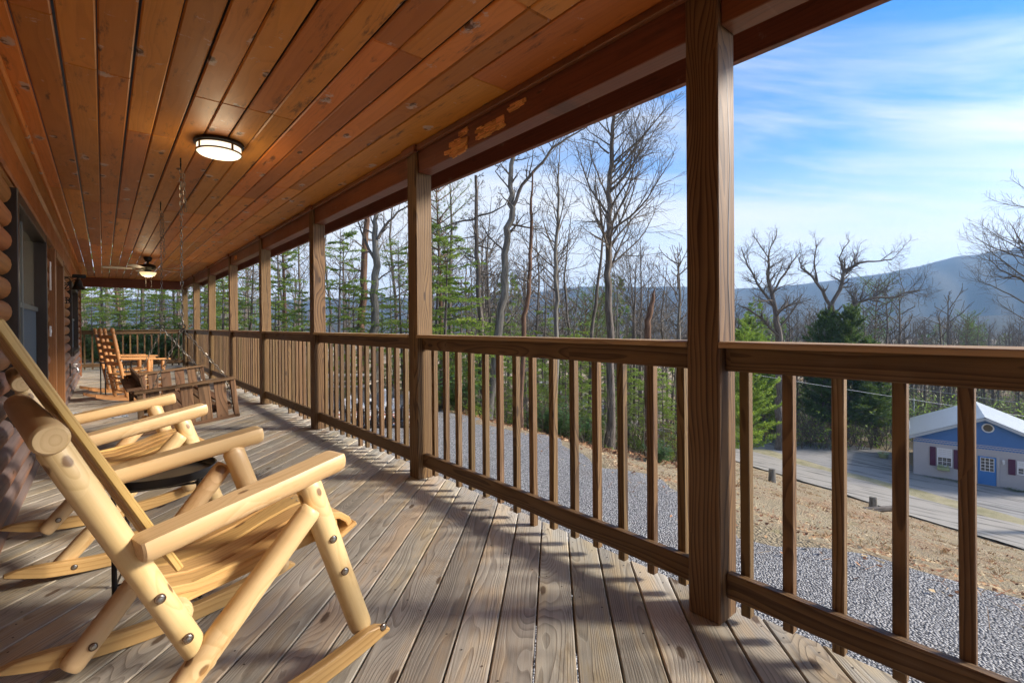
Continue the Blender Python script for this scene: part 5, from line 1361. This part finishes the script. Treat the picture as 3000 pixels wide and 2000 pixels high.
for v, u, d, h in (('f1', 580, 21, 4.2), ('f3', 605, 23, 6.5), ('f2', 655, 19.5, 3.8), ('f1', 690, 22, 4.6), ('f3', 728, 20, 6.0), ('f1', 815, 19, 5.6), ('f2', 885, 17, 3.4), ('f1', 800, 17.2, 3.2)):
    place_ev(v, u, d, h, 'bright green feathery evergreen seen between the porch posts beyond the swing', GP)
for v, u, d, h in (('f1', 985, 16.5, 5.6), ('f2', 1035, 18, 4.0), ('f3', 1180, 18.5, 5.8), ('f2', 1120, 19.5, 3.8)):
    place_ev(v, u, d, h, 'bright green feathery evergreen between the second and third posts', 'green saplings behind the picnic table')
for v, u, d, h in (('f1', 1300, 14.2, 5.0), ('f2', 1352, 15.2, 4.2), ('f1', 1275, 18, 6.5), ('f2', 1445, 18.5, 3.8), ('f2', 1555, 17.6, 3.6), ('f2', 1655, 19.5, 4.0), ('f1', 1590, 22, 5.4), ('f2', 1700, 21.5, 5.0), ('f2', 1838, 19.6, 3.6), ('f1', 1965, 22, 5.2), ('f2', 1925, 18.6, 2.6), ('f2', 1760, 22, 4.6), ('f2', 1330, 19, 4), ('f2', 1400, 16.2, 2.4), ('f2', 1480, 16.8, 2.2), ('f1', 1545, 15.8, 2.6), ('f2', 1610, 16.4, 2.0), ('f2', 1690, 16.8, 2.4), ('f1', 1740, 18.2, 3.2), ('f2', 1815, 18.0, 2.4), ('f2', 1870, 19.5, 3.0), ('f1', 1945, 18.4, 3.4), ('f2', 1985, 17.2, 2.2), ('f1', 1460, 21, 4.4), ('f2', 1640, 23, 4.6), ('f1', 1880, 24, 5.4), ('f2', 1290, 15.2, 2.6)):
    place_ev(v, u, d, h, 'bright green feathery evergreen between the second post and the big right post', GN)
place_ev('t1', 1292, 19.5, 9.6, 'tall pine with green tufted boughs close to the second post')
place_ev('t2', 1690, 25, 6.5, 'pine sapling with rounded tufts right of the slim fanning tree'); place_ev('t2', 1725, 27, 7.5, 'dark tufted pine behind the thin slanting tree')
place_ev('t1', 835, 24, 9.5, 'taller tufted pine between the third and fourth posts')
place_ev('w1', 2185, 34, 9.6, 'bright green feathery pine on the near side of the road by the big right post', rz=.5); place_ev('w1', 2235, 47, 9.8, 'pale green pine beyond the road, left of the dark cedars')
place_ev('c1', 2405, 47.5, 12.3, 'dark cedar with a bare lower trunk beside the road, left of the two'); place_ev('c1', 2480, 46.5, 12.6, 'dark cedar whose tip shows above the handrail'); place_ev('c1', 2565, 45.5, 9.6, 'dense dark green cedar, rightmost of the roadside cedars')
place_ev('t1', 2560, 62, 17.5, 'round topped green pine behind the spreading oak'); place_ev('t1', 2830, 85, 14.6, 'small rounded yellow green pine rising from the far woods'); place_ev('w1', 2190, 52, 12, 'green pine peeping over the handrail beside the big post')

# ---- broad-leaved shrubs
def shrub(seed, r, h, mat, nl=420, leaf=.12):
    rng = random.Random(seed); random.seed(seed); root = empty('rhododendron_shrub'); st = MB(); lf = MB(); ends = []
    for k in range(26):
        a = rng.uniform(0, 6.28); q = Vector((0, 0, 0)); d = Vector((math.cos(a)*.8, math.sin(a)*.8, rng.uniform(.5, 1.4))).normalized(); L = h*rng.uniform(.6, 1.15); pts = [q]
        for i in range(4): d = (d + Vector((rng.gauss(0, .2), rng.gauss(0, .2), .06))).normalized(); pts.append(pts[-1] + d*L/4)
        st.tube(pts, [.014, .011, .008, .006, .004], 4, False)
        for i in range(nl//26): t = rng.uniform(.35, 1); j = min(3, int(t*4)); ends.append((pts[j].lerp(pts[j + 1], t*4 - j) + Vector((rng.gauss(0, .12), rng.gauss(0, .12), rng.gauss(0, .1))), d))
    for c, d in ends:
        rs = rng.random()
        for z in range(6):
            a = rng.uniform(0, 6.28); v = Vector((math.cos(a), math.sin(a), rng.uniform(-.35, .5))).normalized()*leaf*rng.uniform(.7, 1.2); b = Vector((-math.sin(a), math.cos(a), rng.gauss(0, .3)))*leaf*.17
            lf.add([c, c + v*.5 + b, c + v, c + v*.5 - b], [(0, 1, 2, 3)], None, min(1, max(0, rs*.6 + rng.random()*.4)))
    st.build('stems', M['twig'], root); lf.build('leaves', M[mat], root); return root
sh = [shrub(61, 1, 1.4, 'rhodo'), shrub(62, 1, 1.1, 'rhodo'), shrub(63, 1, 1.7, 'russet', 260, .08)]
used = [0, 0, 0]
for i, (k, u, d, s, lab, grp) in enumerate([(0, 1345, 13.8, 1.1, 'glossy broad-leaved shrub at the edge of the gravel near the second post', None), (1, 1655, 14.9, .9, 'pale glossy broad-leaved shrub at the foot of the slim fanning tree', None), (0, 1610, 15.4, 1.0, 'glossy shrub just left of the pale broad-leaved one', None), (1, 1925, 13.2, .55, 'small broad-leaved shrub beside the big right post', None),
        (0, 250, 21, 1.1, 'dark glossy shrub behind the far end railing', 'shrubs behind the far railing'), (1, 300, 22, 1.2, '', ''), (0, 345, 20.6, 1.25, '', ''), (1, 390, 21.5, 1.3, '', ''), (0, 430, 20.8, 1.2, '', ''), (1, 470, 22, 1.2, '', ''), (0, 505, 20.6, 1.1, '', ''), (1, 318, 19.6, .9, '', ''), (0, 448, 19.7, .8, '', ''),
        (2, 245, 24, 1.5, 'small tree with dead russet leaves at the far end of the porch', 'russet shrubs far behind'), (2, 500, 26, 1.6, '', ''), (2, 1958, 19.5, 1.25, 'russet leaved sapling in the woods beside the big right post', None), (2, 1330, 21, 1.3, 'russet leaved sapling deep behind the second post', None), (1, 1710, 17.2, 1.0, 'low glossy shrub left of the thickest trunk', None), (0, 1275, 16.5, 1.2, 'glossy shrub behind the second post', None)]):
    if grp == '': lab, grp = prev
    prev = (lab, grp)
    o = sh[k] if not used[k] else copy_tree(sh[k]); used[k] = 1
    o.location = gbase(u, d); o.scale = (s, s, s); o.rotation_euler.z = i*1.3
    for kk in ('label', 'group'):
        if kk in o: del o[kk]
    if k == 2: o.name = 'russet_sapling'
    tag(o, lab, 'shrub', grp)
o = copy_tree(sh[1]); o.name = 'foundation_plants'; p = hs.matrix_basis @ Vector((2.0, -.55, -.1)); o.location = p; o.scale = (.7, .55, .3)
for kk in ('label', 'group'):
    if kk in o: del o[kk]
tag(o, 'low dark plants along the foot of the blue house wall, under the window', 'plant')
for j, (lx, s) in enumerate(((.8, .4), (1.4, .42), (2.7, .45), (3.2, .4), (5.3, .5), (6.2, .5))):
    c = copy_tree(o); c.location = hs.matrix_basis @ Vector((lx, -.6, -.12)); c.scale = (s, s, s*.75); c.rotation_euler.z = j
    c['label'] = 'low dark plants along the foot of the blue house wall, left of its step' if lx < 4 else 'low dark plants right of the pale step of the blue house'; c['group'] = 'foundation plants of the blue house'

# ---- slender bare trees deeper in the woods (one kind, copied)
def slim_variant(seed, h, r, prim, P=SLIM, **k):
    return bare_tree('bare_tree', None, (0, 0, 0), [(0, 0, 0), (.02*h, .01*h, h*.35), (-.01*h, .02*h, h*.7), (.02*h, 0, h)], [r, r*.8, r*.5, .01], prim, P, seed, **k)
SV = [slim_variant(71, 9, .075, 20), slim_variant(72, 11, .10, 22, plen=(.2, .38)), slim_variant(73, 6, .04, 18, plen=(.25, .42)), slim_variant(74, 13, .15, 16, OAK, t0=.4, plen=(.2, .34))]
us_ = [0]*4; rng = random.Random(17)
spots = [(0, 1240, 22), (1, 1330, 24), (2, 1376, 19), (1, 1440, 26), (0, 1478, 21), (2, 1545, 19.5), (1, 1580, 27), (0, 1665, 22), (2, 1690, 17.8), (1, 1735, 30), (2, 1815, 18.8), (0, 1845, 25), (1, 1885, 29), (0, 1945, 23), (2, 1978, 20), (1, 1990, 33), (0, 960, 24), (2, 1010, 22), (1, 1150, 26), (0, 1200, 24), (2, 1140, 20),
         (0, 820, 26), (1, 870, 30), (2, 735, 25), (0, 650, 28), (1, 585, 31), (3, 470, 31), (0, 300, 28), (1, 255, 32), (2, 400, 25), (3, 360, 35), (2, 520, 27), (3, 690, 33), (3, 1620, 34), (3, 1300, 32), (2, 1430, 18.5), (2, 1600, 17.6), (2, 1750, 20.5), (2, 1910, 21.5)]
for k, u, d in spots:
    o = SV[k] if not us_[k] else copy_tree(SV[k]); us_[k] = 1; s = rng.uniform(.85, 1.15)
    o.location = gbase(u, d); o.scale = (s, s, s); o.rotation_euler.z = rng.uniform(0, 6.28)
    if u < 560: tag(o, 'slender bare tree among the evergreens beyond the far end railing', 'tree', 'slender bare trees beyond the far railing')
    elif u < 1210: tag(o, 'slender bare tree in the woods seen between the porch posts past the swing', 'tree', 'slender bare trees behind the middle posts')
    else: tag(o, 'slender bare tree deep in the woods between the second post and the big right post', 'tree', 'slender bare trees behind the gravel')
right = [(3, 2160, 55), (1, 2330, 50), (3, 2370, 70), (1, 2520, 55), (0, 2600, 52), (1, 2650, 58), (3, 2680, 75), (1, 2730, 62), (3, 2770, 85), (3, 2870, 80), (1, 2920, 70), (3, 2960, 95), (0, 2610, 50), (1, 2990, 66), (2, 2640, 49), (2, 2560, 50), (2, 2510, 49.5)]
for k, u, d in right:
    o = copy_tree(SV[k]); s = rng.uniform(.9, 1.2); o.location = gbase(u, d); o.scale = (s, s, s); o.rotation_euler.z = rng.uniform(0, 6.28)
    if 'group' in o: del o['group']
    tag(o, 'bare tree in the valley woods beyond the road and the blue house', 'tree', 'bare trees beyond the road')

# ---- the far wood: a mass of bare trees and pines, one object
def far_wood():
    vsets = []
    for s_ in range(5):
        rng = random.Random(300 + s_); random.seed(300 + s_); mb = MB(); h = 12
        P = dict(gn=.2, up=.09, rmin=.02, lv=2, n=[0, 9], Lref=[1, 3], t0=.2, ang=(30, 60), seg=.9)
        mb.tube([(0, 0, -.5), (.1, 0, 5), (-.1, .1, 9), (0, 0, h)], [.2, .15, .09, .02], 5, False)
        for j in range(22):
            t = .28 + .7*j/22; a = rng.uniform(0, 6.28); d = Vector((math.cos(a), math.sin(a), rng.uniform(.5, 1.3))).normalized(); branch(mb, Vector((0, 0, h*t)), d, h*rng.uniform(.2, .38)*(1.15 - .75*t), .05, 1, rng, P)
        vsets.append((np.array(mb.v, dtype=np.float32), mb.f, 0))
    for s_ in range(3):
        rng = random.Random(400 + s_); mb = MB(); mb.tube([(0, 0, -.5), (0, 0, 11)], [.2, .03], 5, False)
        n0 = len(mb.f)
        for j in range(420):
            t = rng.uniform(.3, 1); r_ = 2.4*(1 - t)**.6*rng.random()**.5 + .1; a = rng.uniform(0, 6.28); c = Vector((r_*math.cos(a), r_*math.sin(a), 11*t + .3*rng.gauss(0, 1))); v = Vector((math.cos(a), math.sin(a), rng.gauss(.1, .4))).normalized()*rng.uniform(.3, .6); b = perp(v.normalized(), rng)*.16
            mb.add([c - b*.6, c + v*.4 + b, c + v, c + v*.4 - b], [(0, 1, 2, 3)])
        vsets.append((np.array(mb.v, dtype=np.float32), mb.f, n0))
    rng = random.Random(5); V = []; Fv = []; mi = []; rn = []; off = 0
    def put_(k, x, y, s):
        nonlocal off
        vs, fs, n0 = vsets[k]; a = rng.uniform(0, 6.28); c, sn = math.cos(a), math.sin(a)
        m = np.array([[c*s, sn*s, 0], [-sn*s, c*s, 0], [0, 0, s*rng.uniform(.9, 1.15)]], dtype=np.float32)
        V.append(vs @ m + np.array([x, y, H(x, y)], dtype=np.float32)); q = rng.random()
        rn.append(np.full(len(vs), q, dtype=np.float32))
        for i, f in enumerate(fs): Fv.append([j + off for j in f]); mi.append(1 if (k >= 5 and i >= n0) else 0)
        off += len(vs)
    cnt = 0
    while cnt < 470:
        d = 42 + 330*rng.random()**1.7; u = rng.uniform(150, 3150); x, y = gp(u, d)
        if u < 1250 and rng.random() < .88: continue
        if 1250 < u < 2090 and rng.random() < .45: continue
        if u > 2090 and d < 56 and not (u < 2640 and d > 52): continue
        rd = lerp_tab(ROADN, y)
        if rd - 4 < x < rd + 21 and y < 17: continue
        if u < 2090 and rd - 2 < x < rd + 7: continue
        put_(rng.choice([0, 1, 2, 3, 4]) if rng.random() < .83 else rng.choice([5, 6, 7]), x, y, rng.uniform(.75, 1.3)); cnt += 1
    V = np.concatenate(V); me = bpy.data.meshes.new('far_wood'); me.from_pydata(V.tolist(), [], Fv)
    me.materials.append(M['twig']); me.materials.append(M['needle']); me.polygons.foreach_set('material_index', mi)
    g = me.attributes.new('gc', 'FLOAT_VECTOR', 'POINT'); g.data.foreach_set('vector', V.ravel()); r_ = me.attributes.new('rn', 'FLOAT', 'POINT'); r_.data.foreach_set('value', np.concatenate(rn))
    me.update(); o = bpy.data.objects.new('far_wood', me); C.objects.link(o); tag(o, kind='stuff')
far_wood()
# tangled undergrowth of thin stems in the edge of the wood
def brush():
    rng = random.Random(23); random.seed(23); mb = MB()
    for i in range(900):
        u = rng.uniform(560, 2080); d = 13.2 + 14*rng.random()**1.4 + (3.5 if u < 1200 else 0) + (1.0 if u > 1500 else 0); x, y = gp(u, d)
        if x < lerp_tab(EDGE, y) + .9: continue
        b = Vector((x, y, Hn(x, y) - .05)); dd = Vector((rng.gauss(0, .3), rng.gauss(0, .3), 1)).normalized(); L = rng.uniform(.5, 2.4); q = [b]
        for k in range(4): dd = (dd + Vector((rng.gauss(0, .14), rng.gauss(0, .14), .02))).normalized(); q.append(q[-1] + dd*L/4)
        mb.tube(q, [.008, .007, .006, .005, .003], 3, False)
        for k in range(5):
            t = rng.uniform(.3, 1); j = min(3, int(t*4)); p = q[j].lerp(q[j + 1], t*4 - j); e = (dd + perp(dd, rng)*.9).normalized()*L*rng.uniform(.15, .4); mb.tube([p, p + e*.5 + Vector((0, 0, .03)), p + e], [.004, .004, .003], 3, False)
    o = mb.build('undergrowth', M['twig']); tag(o, kind='stuff')
    mb = MB()
    for i in range(9000):
        u = rng.uniform(200, 2080); d = 12.8 + 18*rng.random()**1.3 + (4 if u < 1250 else 0); x, y = gp(u, d)
        if u < 560: d = 19 + 9*rng.random(); x, y = gp(u, d)
        elif x < lerp_tab(EDGE, y) + .5: continue
        c = Vector((x, y, Hn(x, y) + rng.uniform(.0, .09))); a = rng.uniform(0, 6.28); v = Vector((math.cos(a), math.sin(a), rng.gauss(0, .4)))*rng.uniform(.05, .1); b = Vector((-math.sin(a), math.cos(a), rng.gauss(0, .4)))*.03
        mb.add([c - v, c + b, c + v, c - b], [(0, 1, 2, 3)], None, rng.random()*.6)
    o = mb.build('forest_leaf_litter', M['litter']); tag(o, kind='stuff')
brush()
def valley_brush():
    rng = random.Random(29); random.seed(29); mb = MB(); lf = MB()
    for i in range(1500):
        u = rng.uniform(2080, 3100); d = 44 + 42*rng.random()**1.3; x, y = gp(u, d); rd = lerp_tab(ROADN, y)
        if x < rd + (9 if y > 11 else 22): continue
        b = Vector((x, y, Hn(x, y) - .1)); L0 = rng.uniform(1.6, 5.0)
        for st in range(3):
            dd = Vector((rng.gauss(0, .32), rng.gauss(0, .32), 1)).normalized(); L = L0*rng.uniform(.6, 1); q = [b]
            for k in range(4): dd = (dd + Vector((rng.gauss(0, .16), rng.gauss(0, .16), .03))).normalized(); q.append(q[-1] + dd*L/4)
            mb.tube(q, [.022, .018, .014, .011, .008], 3, False)
            for k in range(6):
                t = rng.uniform(.25, 1); j = min(3, int(t*4)); p = q[j].lerp(q[j + 1], t*4 - j); e = (dd + perp(dd, rng)*.9).normalized()*L*rng.uniform(.15, .4); mb.tube([p, p + e*.5 + Vector((0, 0, .06)), p + e], [.012, .01, .007], 3, False)
        if rng.random() < .5:
            rs = rng.random()
            for k in range(34):
                c = b + Vector((rng.gauss(0, .8), rng.gauss(0, .8), L0*rng.uniform(.1, .95))); a = rng.uniform(0, 6.28); v = Vector((math.cos(a), math.sin(a), rng.gauss(0, .5)))*rng.uniform(.08, .2); w = Vector((-math.sin(a), math.cos(a), rng.gauss(0, .5)))*.07
                lf.add([c - v, c + w, c + v, c - w], [(0, 1, 2, 3)], None, rs*.5 + rng.random()*.3)
    o = mb.build('valley_brush', M['twig']); tag(o, kind='stuff'); o = lf.build('valley_brush_leaves', M['hemlock']); tag(o, kind='stuff')
valley_brush()
# ================================================================== sky, sun, haze, camera
sc = bpy.context.scene
w = bpy.data.worlds.new('World'); sc.world = w; w.use_nodes = True
nt = w.node_tree; nt.nodes.clear()
SUN_EL, SUN_AZ = R(26.8), math.atan2(.764, -.645)     # azimuth from +Y towards +X
out = nt.nodes.new('ShaderNodeOutputWorld'); bg = nt.nodes.new('ShaderNodeBackground')
sky = nt.nodes.new('ShaderNodeTexSky'); sky.sky_type = 'NISHITA'; sky.sun_disc = False; sky.sun_elevation = SUN_EL; sky.sun_rotation = SUN_AZ
sky.altitude = 600; sky.air_density = 1.0; sky.dust_density = .15; sky.ozone_density = 4.0
def wn(kind, **kw):
    n = nt.nodes.new('ShaderNode' + kind)
    for k, v in kw.items(): setattr(n, k, v)
    return n
co = wn('TexCoord'); sp = wn('SeparateXYZ'); nt.links.new(co.outputs['Generated'], sp.inputs[0])
def wm(op, a, b=None, c=None):
    n = wn('Math', operation=op)
    for i, v in enumerate((a, b, c)):
        if v is None: continue
        if isinstance(v, bpy.types.NodeSocket): nt.links.new(v, n.inputs[i])
        else: n.inputs[i].default_value = v
    return n.outputs[0]
# cirrus: a sheet of streaked cloud high above, seen in plan (direction divided by height)
zc = wm('MAXIMUM', sp.outputs[2], .02); zc = wm('ADD', zc, .10)
cx = wm('DIVIDE', sp.outputs[0], zc); cy = wm('DIVIDE', sp.outputs[1], zc)
ca, sa = math.cos(R(36)), math.sin(R(36))
ux = wm('ADD', wm('MULTIPLY', cx, ca), wm('MULTIPLY', cy, -sa)); uy = wm('ADD', wm('MULTIPLY', cx, sa), wm('MULTIPLY', cy, ca))
cv = wn('CombineXYZ'); nt.links.new(wm('MULTIPLY', ux, .42), cv.inputs[0]); nt.links.new(wm('MULTIPLY', uy, 1.5), cv.inputs[1]); cv.inputs[2].default_value = 3.1
n1 = wn('TexNoise'); n1.inputs['Scale'].default_value = 1.1; n1.inputs['Detail'].default_value = 7; n1.inputs['Roughness'].default_value = .58; n1.inputs['Distortion'].default_value = .6; nt.links.new(cv.outputs[0], n1.inputs['Vector'])
n2 = wn('TexNoise'); n2.inputs['Scale'].default_value = .45; n2.inputs['Detail'].default_value = 3; nt.links.new(cv.outputs[0], n2.inputs['Vector'])
mr = wn('MapRange', interpolation_type='SMOOTHSTEP'); nt.links.new(wm('ADD', wm('MULTIPLY', n1.outputs[0], .75), wm('MULTIPLY', n2.outputs[0], .5)), mr.inputs['Value'])
mr.inputs['From Min'].default_value = .53; mr.inputs['From Max'].default_value = .76; mr.inputs['To Max'].default_value = .85
# thin high veil thickening towards the north-west and the horizon
dirn = wm('ADD', wm('MULTIPLY', sp.outputs[0], -.45), wm('MULTIPLY', sp.outputs[1], .89))
veil = wn('MapRange', interpolation_type='SMOOTHSTEP'); nt.links.new(wm('SUBTRACT', dirn, wm('MULTIPLY', sp.outputs[2], .9)), veil.inputs['Value']); veil.inputs['From Min'].default_value = -.45; veil.inputs['From Max'].default_value = .75; veil.inputs['To Max'].default_value = .92
hz = wn('MapRange', interpolation_type='SMOOTHSTEP'); nt.links.new(sp.outputs[2], hz.inputs['Value']); hz.inputs['From Min'].default_value = .34; hz.inputs['From Max'].default_value = .05; hz.inputs['To Max'].default_value = .97
cl = wm('SUBTRACT', 1.0, wm('MULTIPLY', wm('MULTIPLY', wm('SUBTRACT', 1.0, mr.outputs[0]), wm('SUBTRACT', 1.0, veil.outputs[0])), wm('SUBTRACT', 1.0, hz.outputs[0])))
mix = wn('Mix', data_type='RGBA'); nt.links.new(cl, mix.inputs[0]); hs0 = wn('HueSaturation'); hs0.inputs['Saturation'].default_value = 1.28; hs0.inputs['Hue'].default_value = .503; hs0.inputs['Value'].default_value = .29; nt.links.new(sky.outputs[0], hs0.inputs['Color'])
nt.links.new(hs0.outputs[0], mix.inputs[6]); 
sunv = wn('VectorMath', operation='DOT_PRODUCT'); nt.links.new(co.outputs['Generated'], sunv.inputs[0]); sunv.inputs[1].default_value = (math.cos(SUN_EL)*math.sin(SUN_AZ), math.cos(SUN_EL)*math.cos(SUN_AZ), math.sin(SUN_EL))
fill_glow = wm('MULTIPLY_ADD', wm('POWER', wm('MAXIMUM', sunv.outputs['Value'], 0.0), 14.0), 16.0, 1.3)      # thin cloud brightened round the unseen sun, an added glow that fills the porch
ccol = wn('VectorMath', operation='SCALE'); ccol.inputs[0].default_value = (1.0, 1.0, 1.0); nt.links.new(fill_glow, ccol.inputs['Scale']); nt.links.new(ccol.outputs[0], mix.inputs[7])
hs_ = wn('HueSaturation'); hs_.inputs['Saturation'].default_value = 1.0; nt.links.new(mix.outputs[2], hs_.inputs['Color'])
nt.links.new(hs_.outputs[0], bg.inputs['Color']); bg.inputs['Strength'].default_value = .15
nt.links.new(bg.outputs[0], out.inputs['Surface'])
sl = bpy.data.lights.new('sun', 'SUN'); sl.energy = 1.5; sl.angle = R(10.0); sl.color = (1.0, .90, .76)
so = bpy.data.objects.new('sun', sl); C.objects.link(so)
sd = Vector((math.cos(SUN_EL)*math.sin(SUN_AZ), math.cos(SUN_EL)*math.cos(SUN_AZ), math.sin(SUN_EL)))
so.rotation_euler = sd.to_track_quat('Z', 'Y').to_euler(); so.location = sd*60
# the two lit lamps
for nm, loc, e, rad in (('ceiling_lamp_light', (.69, 4.27, ZC - .16), 1.6, .12), ('fan_light', (.70, 12.15, ZC - .47), 1.2, .1)):
    l = bpy.data.lights.new(nm, 'POINT'); l.energy = e; l.color = (1, .78, .48); l.shadow_soft_size = rad
    o = bpy.data.objects.new(nm, l); C.objects.link(o); o.location = loc
# haze box
hz_mb = MB(); hz_mb.box((-400, -1000, -60), (3100, 3100, 320))
t = NT('thin blue haze'); v = t.node('VolumePrincipled', {'Color': (.36, .62, 1.0, 1), 'Density': .00022, 'Anisotropy': .2}); t.l.new(v.outputs[0], t.out.inputs['Volume'])
if HAZE:
    o = hz_mb.build('haze', t.mat); tag(o, kind='stuff')
# camera
cam = bpy.data.cameras.new('camera'); cam.sensor_width = 36; cam.lens = F/3000*36; cam.clip_start = .02; cam.clip_end = 20000
co_ = bpy.data.objects.new('camera', cam); C.objects.link(co_)
fw = Vector((math.sin(YAW)*math.cos(PITCH), math.cos(YAW)*math.cos(PITCH), -math.sin(PITCH)))
rt = Vector((math.cos(YAW), -math.sin(YAW), 0)); up = rt.cross(fw)
c, s = math.cos(ROLL), math.sin(ROLL); r2 = rt*c + up*s; u2 = up*c - rt*s
co_.matrix_world = Matrix(((r2.x, u2.x, -fw.x, 0), (r2.y, u2.y, -fw.y, 0), (r2.z, u2.z, -fw.z, HC), (0, 0, 0, 1)))
cam.shift_x = 0; cam.shift_y = V0/3000
sc.camera = co_
vs_ = sc.view_settings; vs_.view_transform = 'Standard'; vs_.look = 'None'; vs_.exposure = EXPO; vs_.gamma = 1; vs_.use_curve_mapping = False
cy = sc.cycles; cy.use_denoising = True; cy.max_bounces = 8; cy.diffuse_bounces = 5; cy.glossy_bounces = 3; cy.transmission_bounces = 4; cy.volume_bounces = 1; cy.transparent_max_bounces = 8; cy.sample_clamp_indirect = 6.0; cy.use_light_tree = True
